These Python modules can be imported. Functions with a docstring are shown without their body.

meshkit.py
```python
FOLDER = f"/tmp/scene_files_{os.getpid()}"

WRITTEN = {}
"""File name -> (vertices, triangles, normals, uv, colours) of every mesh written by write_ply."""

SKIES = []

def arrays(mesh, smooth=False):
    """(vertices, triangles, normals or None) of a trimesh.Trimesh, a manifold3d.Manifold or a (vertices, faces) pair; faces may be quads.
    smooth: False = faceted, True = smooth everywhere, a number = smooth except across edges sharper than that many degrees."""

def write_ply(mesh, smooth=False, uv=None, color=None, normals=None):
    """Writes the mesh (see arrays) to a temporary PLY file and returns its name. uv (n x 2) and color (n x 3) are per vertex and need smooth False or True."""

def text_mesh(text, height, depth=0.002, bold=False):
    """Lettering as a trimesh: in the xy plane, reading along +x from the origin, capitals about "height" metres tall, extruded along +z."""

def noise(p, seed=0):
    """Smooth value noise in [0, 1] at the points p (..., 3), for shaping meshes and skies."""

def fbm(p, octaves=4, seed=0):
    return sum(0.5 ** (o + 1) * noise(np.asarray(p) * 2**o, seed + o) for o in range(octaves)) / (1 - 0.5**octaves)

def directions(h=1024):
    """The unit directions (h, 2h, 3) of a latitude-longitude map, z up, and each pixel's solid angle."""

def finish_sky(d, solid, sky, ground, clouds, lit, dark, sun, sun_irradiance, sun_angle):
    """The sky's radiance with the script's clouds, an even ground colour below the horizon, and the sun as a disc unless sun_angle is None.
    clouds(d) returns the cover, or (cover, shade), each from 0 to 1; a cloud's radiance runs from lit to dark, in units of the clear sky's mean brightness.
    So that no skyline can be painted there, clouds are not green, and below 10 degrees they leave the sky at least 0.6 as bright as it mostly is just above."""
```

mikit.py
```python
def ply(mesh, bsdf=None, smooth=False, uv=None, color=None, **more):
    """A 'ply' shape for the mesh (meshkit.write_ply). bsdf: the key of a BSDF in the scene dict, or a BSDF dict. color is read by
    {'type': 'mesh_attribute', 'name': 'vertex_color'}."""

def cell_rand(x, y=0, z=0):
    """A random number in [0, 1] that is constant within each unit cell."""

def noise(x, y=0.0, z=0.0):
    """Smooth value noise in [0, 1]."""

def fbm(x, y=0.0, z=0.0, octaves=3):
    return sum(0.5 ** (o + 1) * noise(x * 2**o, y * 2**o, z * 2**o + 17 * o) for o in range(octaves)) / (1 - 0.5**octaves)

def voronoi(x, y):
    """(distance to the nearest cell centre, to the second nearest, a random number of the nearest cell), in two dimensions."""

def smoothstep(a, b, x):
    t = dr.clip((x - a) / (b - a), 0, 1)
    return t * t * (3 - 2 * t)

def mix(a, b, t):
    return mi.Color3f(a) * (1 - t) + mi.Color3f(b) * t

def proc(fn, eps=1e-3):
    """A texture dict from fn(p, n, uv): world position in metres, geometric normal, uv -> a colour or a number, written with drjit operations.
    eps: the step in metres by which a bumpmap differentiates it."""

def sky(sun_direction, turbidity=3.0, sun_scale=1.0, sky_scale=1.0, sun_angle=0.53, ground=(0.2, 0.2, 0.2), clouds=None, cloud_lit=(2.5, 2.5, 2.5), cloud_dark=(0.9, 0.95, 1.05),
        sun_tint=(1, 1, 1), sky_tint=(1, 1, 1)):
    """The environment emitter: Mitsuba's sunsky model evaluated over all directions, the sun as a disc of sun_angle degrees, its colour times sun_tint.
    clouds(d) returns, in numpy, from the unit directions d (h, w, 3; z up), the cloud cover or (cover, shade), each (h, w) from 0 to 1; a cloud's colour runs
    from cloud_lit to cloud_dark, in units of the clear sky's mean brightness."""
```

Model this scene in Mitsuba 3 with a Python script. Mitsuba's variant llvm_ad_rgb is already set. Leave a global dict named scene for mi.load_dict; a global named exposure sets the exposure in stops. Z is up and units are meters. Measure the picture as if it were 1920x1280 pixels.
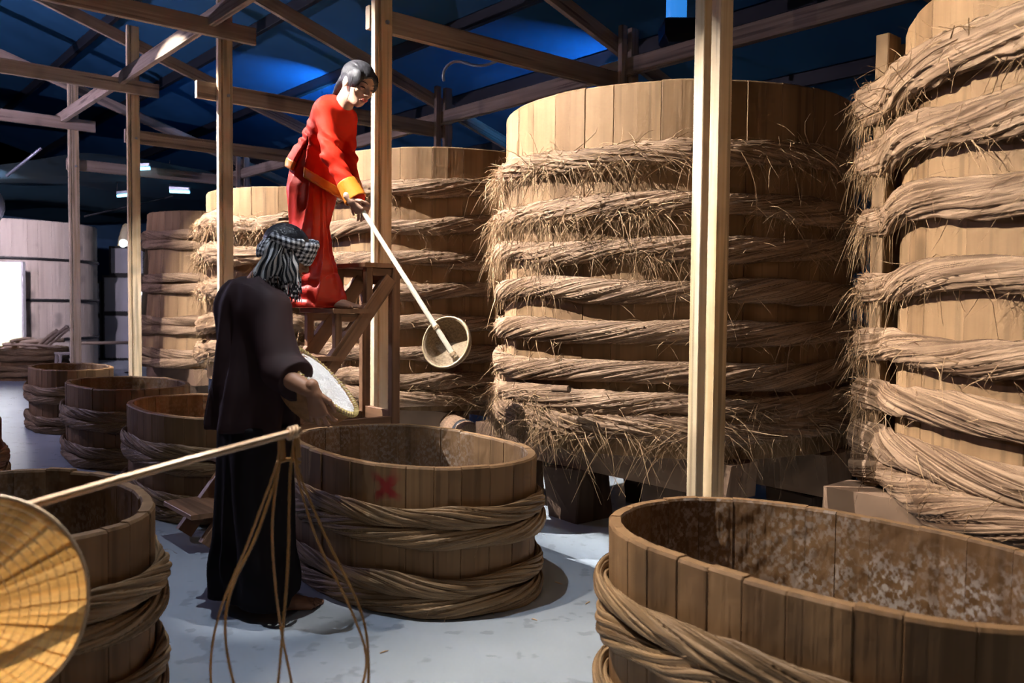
import math, numpy as np, trimesh, manifold3d as m3, drjit as dr, mitsuba as mi, mikit, meshkit
from mikit import noise, fbm, cell_rand, smoothstep, mix, proc
T = mi.ScalarTransform4f
scene, labels = {}, {}

# ------------------------------------------------------------------ camera, light, exposure
exposure = 4.5
_p, _r = math.radians(2.394), math.radians(-0.547)
CAM = np.array([0.0, 0.0, 1.25])
_f = np.array([0, math.cos(_p), -math.sin(_p)]); _d = np.array([0, -math.sin(_p), -math.cos(_p)])
_up = math.sin(_r) * np.array([1.0, 0, 0]) - math.cos(_r) * _d
scene['camera'] = {'type': 'thinlens', 'fov': 2 * math.degrees(math.atan(960 / 1600)), 'fov_axis': 'x', 'near_clip': 0.05, 'far_clip': 200.0,
    'aperture_radius': 0.0045, 'focus_distance': 4.3,
    'to_world': T().look_at(origin=CAM.tolist(), target=(CAM + _f).tolist(), up=_up.tolist())}

DIM = 1 / 16        # all lamps are given in the same units; the exposure above makes up for it
def spot(key, pos, target, rgb, power, angle, soft=0.8):
    scene[key] = {'type': 'spot', 'to_world': T().look_at(origin=list(pos), target=list(target), up=[0.1, 0.2, 1]),
                  'intensity': {'type': 'rgb', 'value': [c * power * DIM for c in rgb]}, 'cutoff_angle': angle, 'beam_width': angle * soft}
def point(key, pos, rgb, power):
    scene[key] = {'type': 'point', 'position': list(pos), 'intensity': {'type': 'rgb', 'value': [c * power * DIM for c in rgb]}}

WARM, WHITE, COOL, BLUE, VIOLET = (1.0, 0.86, 0.70), (1.0, 0.95, 0.90), (0.80, 0.88, 1.0), (0.10, 0.35, 1.0), (0.72, 0.62, 1.0)
spot('track_spot_1', (-1.9, 3.9, 3.6), (0.65, 4.72, 1.52), WHITE, 104, 25, 0.72)
spot('track_spot_2', (-1.5, 2.7, 3.2), (2.05, 2.85, 1.5), (1.0, 0.92, 0.82), 80, 19, 0.75)
spot('track_spot_3', (-4.4, 7.2, 4.2), (-2.6, 9.0, 1.5), WHITE, 190, 32, 0.65)
spot('track_spot_6', (-0.9, 3.0, 4.5), (-0.4, 2.8, 0.1), COOL, 19, 38, 0.5)
spot('track_spot_8', (0.1, 2.9, 4.3), (-0.74, 3.37, 0.95), WHITE, 22, 5.5, 0.7)
spot('track_spot_7', (-3.4, 5.6, 4.2), (-1.0, 6.0, 1.55), WHITE, 165, 27, 0.7)
spot('track_spot_10', (-7.4, 11.9, 3.0), (-9.7, 15.3, 1.6), (1.0, 0.86, 1.0), 31, 42, 0.6)
spot('track_spot_11', (-1.9, 4.3, 3.6), (-0.98, 1.53, 0.76), WARM, 110, 6.5, 0.8)
spot('track_spot_12', (-1.6, 2.9, 4.2), (0.55, 2.3, 0.4), WARM, 58, 21, 0.6)
spot('blue_flood_1', (-2.3, 11.2, 3.75), (-3.01, 12.05, 4.29), (0.04, 0.34, 1.0), 24, 34, 0.2)
spot('blue_flood_2', (1.3, 8.7, 3.35), (0.5, 9.7, 3.9), (0.04, 0.34, 1.0), 20, 36, 0.2)
point('aisle_fill_lamp', (-2.5, -3.0, 4.2), (1.0, 0.88, 0.80), 6.0)
point('far_fill_lamp', (-7.6, 8.2, 3.3), (0.76, 0.66, 0.98), 24.0)

# ------------------------------------------------------------------ helpers
A_ROW = math.radians(130.26)
U = np.array([math.cos(A_ROW), math.sin(A_ROW), 0.0]); V = np.array([0.7630, 0.6464, 0.0]); Z = np.array([0, 0, 1.0])
V = V / np.linalg.norm(V)
def P(u, v, z=0.0): return U * u + V * v + Z * z
used = {}
def numbered(name):
    n = used.get(name, -1) + 1; used[name] = n
    return name if n == 0 else f'{name}_{n:03d}'
def label(key, text, cat=None, group=None, kind=None):
    d = {}
    if text: d['label'] = text
    if cat: d['category'] = cat
    if group: d['group'] = group
    if kind: d['kind'] = kind
    labels[key] = d
def thing(name, text, cat, group=None):
    k = numbered(name); label(k, text, cat, group); return k
def put(key, mesh, bsdf, smooth=False, **kw):
    scene[key] = mikit.ply(mesh, bsdf, smooth, **kw); return key
def part(root, name, mesh, bsdf, smooth=False, text=None, kind=None, **kw):
    k = numbered(f'{root}__{name}'); put(k, mesh, bsdf, smooth, **kw)
    if text or kind: label(k, text, kind=kind)
    return k
def solo(name, mesh, bsdf, text, cat, smooth=False, group=None, kind=None, **kw):
    k = numbered(name); put(k, mesh, bsdf, smooth, **kw); label(k, text, cat, group, kind); return k
def structure(name, mesh, bsdf, smooth=False, **kw):
    put(name, mesh, bsdf, smooth, **kw); labels[name] = {'kind': 'structure'}
def hullpts(pts):
    return m3.Manifold.hull_points(np.asarray(pts, float))
def tm(m):
    if isinstance(m, trimesh.Trimesh): return m
    q = m.to_mesh(); return trimesh.Trimesh(q.vert_properties[:, :3], q.tri_verts, process=False)
def cat(ms): return trimesh.util.concatenate([tm(m) for m in ms])
def beam(p0, p1, w, h, side=None, ch=0.004):
    """a chamfered timber from p0 to p1 (axis), w across the horizontal side axis, h along the other; returns (mesh, uv) with grain along uv.y"""
    p0, p1 = np.asarray(p0, float), np.asarray(p1, float); L = np.linalg.norm(p1 - p0); t = (p1 - p0) / L
    s = np.array(side, float) if side is not None else np.cross(t, Z)
    s = s - t * (s @ t); s /= np.linalg.norm(s); k = np.cross(s, t)
    c = min(ch, w / 4, h / 4); a, b = w / 2, h / 2
    ring = np.array([(-a + c, -b), (a - c, -b), (a, -b + c), (a, b - c), (a - c, b), (-a + c, b), (-a, b - c), (-a, -b + c)])
    v, uv, f = [], [], []
    per = np.concatenate([[0], np.cumsum(np.linalg.norm(np.roll(ring, -1, 0) - ring, axis=1))])
    off = 10.0 * (abs(hash3(p0)) % 400)
    for i in range(8):
        j = (i + 1) % 8; n0 = len(v)
        for q, y in ((ring[i], 0), (ring[j], 0), (ring[j], L), (ring[i], L)):
            v.append(p0 + t * y + s * q[0] + k * q[1])
        uv += [(off + per[i], 0), (off + per[i + 1], 0), (off + per[i + 1], L), (off + per[i], L)]
        f += [(n0, n0 + 1, n0 + 2), (n0, n0 + 2, n0 + 3)]
    for y, rev in ((0, True), (L, False)):
        n0 = len(v)
        for q in ring: v.append(p0 + t * y + s * q[0] + k * q[1]); uv.append((off + q[0] + 2, q[1] + 60))
        for i in range(1, 7): f.append((n0, n0 + i + 1, n0 + i) if rev else (n0, n0 + i, n0 + i + 1))
    m = trimesh.Trimesh(np.array(v), np.array(f), process=False)
    if m.volume < 0: m.faces = m.faces[:, ::-1]
    return m, np.array(uv)
def hash3(p):
    return int(abs(p[0] * 733.1 + p[1] * 917.7 + p[2] * 331.3) * 10)
def add_beam(root, name, p0, p1, w, h, bsdf, side=None, ch=0.004, text=None):
    m, uv = beam(p0, p1, w, h, side, ch)
    return part(root, name, m, bsdf, uv=uv, text=text)
def solo_beam(name, p0, p1, w, h, bsdf, text, cat_, side=None, ch=0.004, group=None):
    m, uv = beam(p0, p1, w, h, side, ch)
    return solo(name, m, bsdf, text, cat_, group=group, uv=uv)
def tube(pts, rad, n=8, caps=True):
    pts = np.asarray(pts, float); rad = np.broadcast_to(rad, (len(pts),))
    t = np.gradient(pts, axis=0); t /= np.linalg.norm(t, axis=1, keepdims=True) + 1e-12
    ref = np.array([0, 0, 1.0]) if abs(t[0, 2]) < 0.9 else np.array([1.0, 0, 0])
    a = np.cross(t[0], ref); a /= np.linalg.norm(a); A = [a]
    for i in range(1, len(pts)):
        a = A[-1] - t[i] * (A[-1] @ t[i]); A.append(a / np.linalg.norm(a))
    A = np.array(A); B = np.cross(t, A); ang = np.arange(n) * 2 * np.pi / n
    v = pts[:, None] + rad[:, None, None] * (np.cos(ang)[None, :, None] * A[:, None] + np.sin(ang)[None, :, None] * B[:, None])
    i, j = np.meshgrid(np.arange(len(pts) - 1), np.arange(n), indexing='ij')
    q = np.stack([i * n + j, i * n + (j + 1) % n, (i + 1) * n + (j + 1) % n, (i + 1) * n + j], -1).reshape(-1, 4)
    f = np.vstack([q[:, [0, 1, 2]], q[:, [0, 2, 3]]]); v = v.reshape(-1, 3)
    if caps:
        e = len(pts) * n - n
        f = np.vstack([f, [(0, k + 1, k) for k in range(1, n - 1)], [(e, e + k, e + k + 1) for k in range(1, n - 1)]])
    return trimesh.Trimesh(v, f, process=False)
def spline(pts, n):
    from scipy.interpolate import CubicSpline
    pts = np.asarray(pts, float); s = np.concatenate([[0], np.cumsum(np.linalg.norm(np.diff(pts, axis=0), axis=1))])
    return CubicSpline(s, pts)(np.linspace(0, s[-1], n))
def lathe(prof, n=40):
    return trimesh.creation.revolve(np.asarray(prof, float), sections=n)
def frame(o, x, y, z):
    M = np.eye(4); M[:3, 0], M[:3, 1], M[:3, 2], M[:3, 3] = x, y, z, o; return M
def moved(mesh, M):
    m = tm(mesh).copy(); m.apply_transform(M); return m

# ------------------------------------------------------------------ materials
def bs(name, d): scene[name] = d; return name
def rgb(*c): return {'type': 'rgb', 'value': list(c)}
def plain(name, c, rough=0.6, spec=0.4, **kw):
    return bs(name, {'type': 'twosided', 'bsdf': {'type': 'principled', 'base_color': c if isinstance(c, dict) else rgb(*c), 'roughness': rough, 'specular': spec, **kw}})
def bumped(name, c, height, scale, rough=0.7, spec=0.3, **kw):
    return bs(name, {'type': 'twosided', 'bsdf': {'type': 'bumpmap', 'tex': height, 'scale': scale,
        'bsdf': {'type': 'principled', 'base_color': c, 'roughness': rough, 'specular': spec, **kw}}})
def wood_fn(dark, light, streak=1.0, tone=0.35, crust=0.0):
    def fn(p, n, uv):
        i = dr.floor(uv.x / 10); x = uv.x - 10 * i; y = uv.y
        inner = y > 90; cap = (y > 40) & (y < 90)
        g = fbm(x * 70 + i * 3.7, y * 2.2, i * 1.3, 3)
        b = fbm(x * 9 + i * 5.1, y * 0.8, i, 2)
        k = dr.clip(0.5 + (g - 0.5) * 1.3 * streak + (b - 0.5) * 1.1 + (cell_rand(i, 3) - 0.5) * 2 * tone, 0, 1)
        c = mix(dark, light, k)
        c = c * (1 - 0.55 * smoothstep(0.62, 0.80, fbm(x * 34 + i * 2.1, y * 1.1, i + 9, 2)) * streak)
        st = smoothstep(0.60, 0.78, fbm(p.x * 3.1 + 5, p.y * 3.1, p.z * 2.2, 3))
        c = c * (1 - 0.35 * st)
        if crust:
            cr = smoothstep(0.40, 0.66, fbm(p.x * 95, p.y * 95, p.z * 60, 3)) * (0.25 + 0.75 * smoothstep(0.30, 0.60, fbm(p.x * 13, p.y * 13, p.z * 9, 3))) * smoothstep(0.25, 0.70, fbm(p.x * 2.4 + 3, p.y * 2.4, p.z * 3, 2) + 0.25 * (1 - smoothstep(0.30, 0.58, p.z)))
            old = mix(c, c * mi.Color3f(0.72, 0.70, 0.70), 0.7)
            c = dr.select(inner, mix(old, mi.Color3f(0.36, 0.33, 0.31), cr * crust), c)
        return dr.select(cap, mix(c, mi.Color3f(light) * 1.05, 0.5), c)
    return fn
def wood_h(p, n, uv):
    i = dr.floor(uv.x / 10); x = uv.x - 10 * i; y = uv.y
    return fbm(x * 110 + i * 3.7, y * 3.0, i, 2) * 0.5 + fbm(p.x * 28, p.y * 28, p.z * 18, 2) * dr.select(y > 90, 2.2, 0.7)
H_WOOD = proc(wood_h, 2e-3)
bumped('vat_wood', proc(wood_fn((0.150, 0.084, 0.040), (0.265, 0.162, 0.083), 0.45, 0.22)), H_WOOD, 0.0030, 0.72, 0.25)
bumped('tub_wood', proc(wood_fn((0.132, 0.070, 0.030), (0.240, 0.140, 0.067), 0.45, 0.2, 0.25)), H_WOOD, 0.0030, 0.66, 0.3)
bumped('tub_wood_crusted', proc(wood_fn((0.132, 0.070, 0.030), (0.240, 0.140, 0.067), 0.45, 0.2, 0.8)), H_WOOD, 0.0045, 0.66, 0.3)
bumped('pine', proc(wood_fn((0.54, 0.38, 0.20), (0.78, 0.64, 0.46), 0.8, 0.12)), H_WOOD, 0.0012, 0.6, 0.3)
bumped('beam_wood', proc(wood_fn((0.26, 0.185, 0.13), (0.46, 0.36, 0.28), 0.9, 0.2)), H_WOOD, 0.0014, 0.7, 0.25)
bumped('ladder_wood', proc(wood_fn((0.15, 0.072, 0.036), (0.27, 0.145, 0.078), 0.7, 0.15)), H_WOOD, 0.0010, 0.5, 0.4)
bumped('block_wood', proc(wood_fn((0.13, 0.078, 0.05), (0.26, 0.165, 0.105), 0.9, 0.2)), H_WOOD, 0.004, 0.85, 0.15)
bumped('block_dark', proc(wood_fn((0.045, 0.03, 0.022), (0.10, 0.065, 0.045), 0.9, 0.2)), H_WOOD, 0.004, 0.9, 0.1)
bumped('pale_wood', proc(wood_fn((0.50, 0.42, 0.36), (0.64, 0.56, 0.49), 0.25, 0.06)), H_WOOD, 0.0008, 0.6, 0.25)
def rope_fn(dark, light):
    def fn(p, n, uv):
        c, s = uv.x, uv.y
        g = fbm(c * 7, s * 3.0, 0.0, 3); b = noise(c * 1.0, s * 2.3, 7.0); q = fbm(p.x * 7, p.y * 7, p.z * 7, 2)
        k = dr.clip(0.5 + (g - 0.5) * 1.7 + (b - 0.5) * 0.6 + (q - 0.5) * 0.7, 0, 1)
        return mix(dark, light, k)
    return fn
def rope_h(p, n, uv): return fbm(uv.x * 9, uv.y * 5.0, 0.0, 2)
H_ROPE = proc(rope_h, 1.5e-3)
bumped('tub_rope', proc(rope_fn((0.10, 0.056, 0.024), (0.32, 0.205, 0.105))), H_ROPE, 0.006, 0.6, 0.35)
bumped('vat_rope', proc(rope_fn((0.080, 0.042, 0.021), (0.29, 0.188, 0.117))), H_ROPE, 0.007, 0.7, 0.25)
def fibre_fn(p, n, uv): return mix((0.13, 0.070, 0.032), (0.37, 0.24, 0.132), dr.clip(uv.x, 0, 1))
plain('fibre', proc(fibre_fn), 0.7, 0.2)
def floor_fn(p, n, uv):
    k = fbm(p.x * 1.4, p.y * 1.4, 0.0, 4); w = smoothstep(0.68, 0.80, fbm(p.x * 14 + 9, p.y * 14, 3.0, 3))
    return mix((0.25, 0.295, 0.345), (0.34, 0.385, 0.435), k) * (1 - 0.22 * w)
bumped('floor_paint', proc(floor_fn), proc(lambda p, n, uv: fbm(p.x * 5, p.y * 5, 0.0, 3)), 0.0015, 0.34, 0.5)
def ceil_fn(p, n, uv):
    return mix((0.015, 0.065, 0.13), (0.035, 0.14, 0.27), fbm(p.x * 0.9, p.y * 0.9, p.z, 3))
plain('ceiling_sheet', proc(ceil_fn), 0.6, 0.3)
plain('wall_paint', (0.035, 0.085, 0.17), 0.7, 0.2)
plain('drape_cloth', (0.016, 0.042, 0.065), 0.8, 0.2)
plain('black_metal', (0.02, 0.02, 0.022), 0.45, 0.5)
plain('grey_metal', (0.42, 0.43, 0.46), 0.35, 0.5, metallic=0.6)
plain('white_paint', (0.62, 0.62, 0.64), 0.5, 0.4)
# ------------------------------------------------------------------ the hall
def quad(a, b, c, d, n=1):
    g = np.linspace(0, 1, n + 1); a, b, c, d = map(np.asarray, (a, b, c, d))
    v = np.array([(a * (1 - s) + b * s) * (1 - t) + (d * (1 - s) + c * s) * t for t in g for s in g]); f = []
    for j in range(n):
        for i in range(n):
            k = j * (n + 1) + i; f += [(k, k + 1, k + n + 2), (k, k + n + 2, k + n + 1)]
    return trimesh.Trimesh(v, np.array(f), process=False)
def slab(a, b, c, d, t):
    q = np.array([a, b, c, d], float); n = np.cross(q[1] - q[0], q[3] - q[0]); n /= np.linalg.norm(n)
    return tm(hullpts(np.vstack([q, q + n * t])))
structure('floor', tm(hullpts([P(u, v, z) for u in (-9, 25) for v in (-11, 10) for z in (-0.15, 0)])), 'floor_paint')
structure('wall_back', tm(hullpts([P(u, v, z) for u in (-9, 22.8) for v in (9.6, 9.8) for z in (0, 4.2)])), 'wall_paint')
structure('wall_far', tm(hullpts([P(u, v, z) for u in (22.6, 22.8) for v in (-11, 9.6) for z in (0, 4.2)])), 'wall_paint')
def roof_z(v): return 4.35 + 0.30 * (5.3 - v)
rngc = np.random.default_rng(3)
us = np.arange(-6, 21.2, 1.8)
structure('ceiling', cat([hullpts([P(u, v, roof_z(v) + z) for u in (-9, 22.8) for v in (-2.0, 10) for z in (0.12, 0.2)])]), 'ceiling_sheet')
for v in np.arange(0.4, 9.8, 1.15):
    part('ceiling', 'panel', hullpts([P(u, w, roof_z(w) + z + rngc.uniform(-0.01, 0.01)) for u in (-8.9, 22.5) for w in (v - 0.55, v + 0.55) for z in (0.05, 0.12)]), 'ceiling_sheet')
    m, uv = beam(P(-8.9, v + 0.575, roof_z(v + 0.575) - 0.02), P(22.5, v + 0.575, roof_z(v + 0.575) - 0.02), 0.06, 0.14, V)
    part('ceiling', 'purlin', m, 'black_metal')

# ------------------------------------------------------------------ timber frame: double-board posts, tie beams, rafters
PU, PV, SP, RV = 2.226, 2.912, 2.655, 5.30
rear = ['hidden behind the large right vat', 'rising behind the rim of the middle vat', 'rising behind the rim of the vat by the ladder', 'hidden behind the woman in red', 'at the far left end of the rear row']
where = ['in front of the large vat on the right', 'behind the step ladder', 'left of the shaggy vat', 'in front of the vat with paired ropes', 'farthest left, beside the pale vat']
for k in range(-1, 5):
    u = PU + SP * k
    if k >= 0:
        r = thing('timber_post', f'pale double-board timber post {where[k]}', 'post', None)
        w1, o2, w2 = (0.052, 0.112, 0.088) if k == 0 else (0.028, 0.040, 0.092)
        pv = PV + (0 if k == 0 else 0.03)
        add_beam(r, 'board', P(u + 0.025, pv + w1 / 2, 0), P(u + 0.025, pv + w1 / 2, 4.35), w1, 0.05, 'pine', V, 0.003)
        add_beam(r, 'board', P(u + 0.025, pv + o2 + w2 / 2, 0), P(u + 0.025, pv + o2 + w2 / 2, 4.35), w2, 0.05, 'pine', V, 0.003)
        for z in (3.1, 3.65):
            part(r, 'bolt', moved(trimesh.creation.cylinder(0.014, 0.02, sections=10), frame(P(u - 0.004, pv + o2 + 0.05, z), V, Z, -U)), 'grey_metal')
    if k >= 0:
        r = thing('timber_post', f'short weathered rear post {rear[k]}', 'post')
        for dv, w in ((0.03, 0.06), (0.16, 0.09)):
            add_beam(r, 'board', P(u + 0.025, RV + dv, 0), P(u + 0.025, RV + dv, 3.58), w, 0.05, 'beam_wood', V, 0.003)
near = {-1: 'nearest the camera on the right', 0: 'over the large right vat', 1: 'running right from the post behind the ladder', 2: 'crossing behind the woman in red', 3: 'third from the left', 4: 'farthest on the left'}
for k in range(0, 5):
    u = PU + SP * k
    solo_beam('tie_beam', P(u + 0.078, PV + (-0.14 if k == 2 else 0.02), 3.13), P(u + 0.078, RV + 0.25, 3.13), 0.05, 0.15, 'beam_wood', f'weathered lower tie beam between front and rear posts, {near[k]}', 'beam', U)
    if k >= 2:
        solo_beam('cross_beam', P(u - 0.028, -4.5, 3.66), P(u - 0.028, PV + 0.36, 3.66), 0.05, 0.15, 'beam_wood', ['', '', 'upper beam reaching left from the second visible post at upper left', 'upper beam reaching left from the middle left post', 'upper beam reaching left from the farthest left post'][k], 'beam', U)
    solo_beam('rafter', P(u + 0.13, RV + 1.3, 3.47 - 0.32 * 1.3), P(u + 0.13, -1.6, 3.47 + 0.32 * (RV + 1.6)), 0.05, 0.13, 'beam_wood', f'sloping roof rafter falling towards the back wall, {near[k]}', 'rafter', U)
solo_beam('ridge_beam', P(PU - 1.5, PV - 0.045, 3.735), P(PU + SP * 4 + 0.3, PV - 0.045, 3.735), 0.062, 0.14, 'beam_wood', 'long pale beam linking the front row of posts at upper left', 'beam', V)
solo_beam('ridge_beam', P(PU - 3.0, RV + 0.095, 3.25), P(PU + SP * 4 + 0.4, RV + 0.095, 3.25), 0.062, 0.14, 'beam_wood', 'long beam linking the rear posts above the vats', 'beam', V)

# ------------------------------------------------------------------ vats and tubs of staves, bound with twisted rope
def oval(a, b, n, N=1600):
    t = np.linspace(0, 2 * np.pi, N + 1)[:-1]; ca, sa = np.cos(t), np.sin(t)
    x, y = a * np.sign(ca) * np.abs(ca) ** (2 / n), b * np.sign(sa) * np.abs(sa) ** (2 / n)
    s = np.concatenate([[0], np.cumsum(np.hypot(np.diff(np.append(x, x[0])), np.diff(np.append(y, y[0]))))])
    return s, np.append(x, x[0]), np.append(y, y[0])
class Oval:
    def __init__(self, c, a, b, n):
        self.c = np.array([c[0], c[1], 0.0]); self.s, self.x, self.y = oval(a, b, n); self.L = self.s[-1]
    def at(self, s, off=0.0, scale=1.0):
        s = np.mod(s, self.L); x, y = np.interp(s, self.s, self.x), np.interp(s, self.s, self.y)
        e = self.L / 700; x1, y1 = np.interp(np.mod(s + e, self.L), self.s, self.x), np.interp(np.mod(s + e, self.L), self.s, self.y)
        x0, y0 = np.interp(np.mod(s - e, self.L), self.s, self.x), np.interp(np.mod(s - e, self.L), self.s, self.y)
        tx, ty = x1 - x0, y1 - y0; l = np.hypot(tx, ty) + 1e-12; nx, ny = ty / l, -tx / l
        x, y = x * scale + nx * off, y * scale + ny * off
        pos = self.c + x[..., None] * U + y[..., None] * V
        return pos, nx[..., None] * U + ny[..., None] * V, (tx / l)[..., None] * U + (ty / l)[..., None] * V
STAVE_ID = [0]
def vessel(root, ov, z0, z1, th, count, bsdf, seed, taper=0.0, rim=0.004, groove=0.0028, proud=0.0025, special=None):
    rng = np.random.default_rng(seed)
    w = rng.uniform(0.75, 1.3, count); e = np.concatenate([[0], np.cumsum(w)]) / w.sum() * ov.L + rng.uniform(0, 1)
    for i in range(count):
        STAVE_ID[0] += 1; ID = 10.0 * STAVE_ID[0]
        a, b = e[i] + 0.0004, e[i + 1] - 0.0004; g = min(groove, (b - a) * 0.15)
        so = np.array([a, a + g, (a + b) / 2, b - g, b]); do = np.array([-groove, 0, 0.0, 0, -groove]) + rng.uniform(-proud, proud)
        si = np.array([a, (a + b) / 2, b]); di = -th + rng.uniform(-proud, proud)
        zt = z1 + rng.uniform(-rim, rim); tilt = rng.uniform(-rim, rim) * 0.5
        lev = [(z0, 0.0), (zt - 0.008, 0.0), (zt, 0.006)]
        O, I = [], []
        for z, ins in lev:
            sc = 1 + taper * (z1 - z) / (z1 - z0)
            po, _, _ = ov.at(so, do - ins, sc); pi_, _, _ = ov.at(si, di + ins * 0.7, sc)
            po[:, 2] = z + (tilt * np.linspace(-1, 1, 5) if z > z0 else 0); pi_[:, 2] = z + (tilt * np.linspace(-1, 1, 3) if z > z0 else 0)
            O.append(po); I.append(pi_)
        v, uv, f = [], [], []
        def strip(rows, us_, base):
            n0, k = len(v), len(us_)
            for r in rows:
                for q, x in zip(r, us_): v.append(q); uv.append((ID + 0.5 + x, q[2] + base))
            for r in range(len(rows) - 1):
                for j in range(k - 1):
                    p = n0 + r * k + j; f.extend([(p, p + 1, p + k + 1), (p, p + k + 1, p + k)])
        strip(O, so - a, 0); strip([r[::-1] for r in I], (si - a)[::-1], 100)
        strip([np.array([i_[0], o[0]]) for i_, o in zip(I, O)], [0, th], 0)
        strip([np.array([o[-1], i_[-1]]) for i_, o in zip(I, O)], [0, th], 0)
        for lvl, rev in ((0, True), (2, False)):
            n0 = len(v)
            for q, x in zip(O[lvl], so - a): v.append(q); uv.append((ID + 0.5 + x, 55.0))
            for q, x in zip(I[lvl], si - a): v.append(q); uv.append((ID + 0.5 + x, 55.0 + th))
            tri = [(0, 1, 5), (1, 2, 6), (1, 6, 5), (2, 3, 6), (3, 4, 7), (3, 7, 6)]
            f.extend([(n0 + p, n0 + r, n0 + q) if rev else (n0 + p, n0 + q, n0 + r) for p, q, r in tri])
        m = trimesh.Trimesh(np.array(v), np.array(f), process=False)
        if m.volume < 0: m.faces = m.faces[:, ::-1]
        part(root, 'stave', m, (special or {}).get(i, bsdf), uv=np.array(uv))
ROPE_ID = [0]
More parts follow.
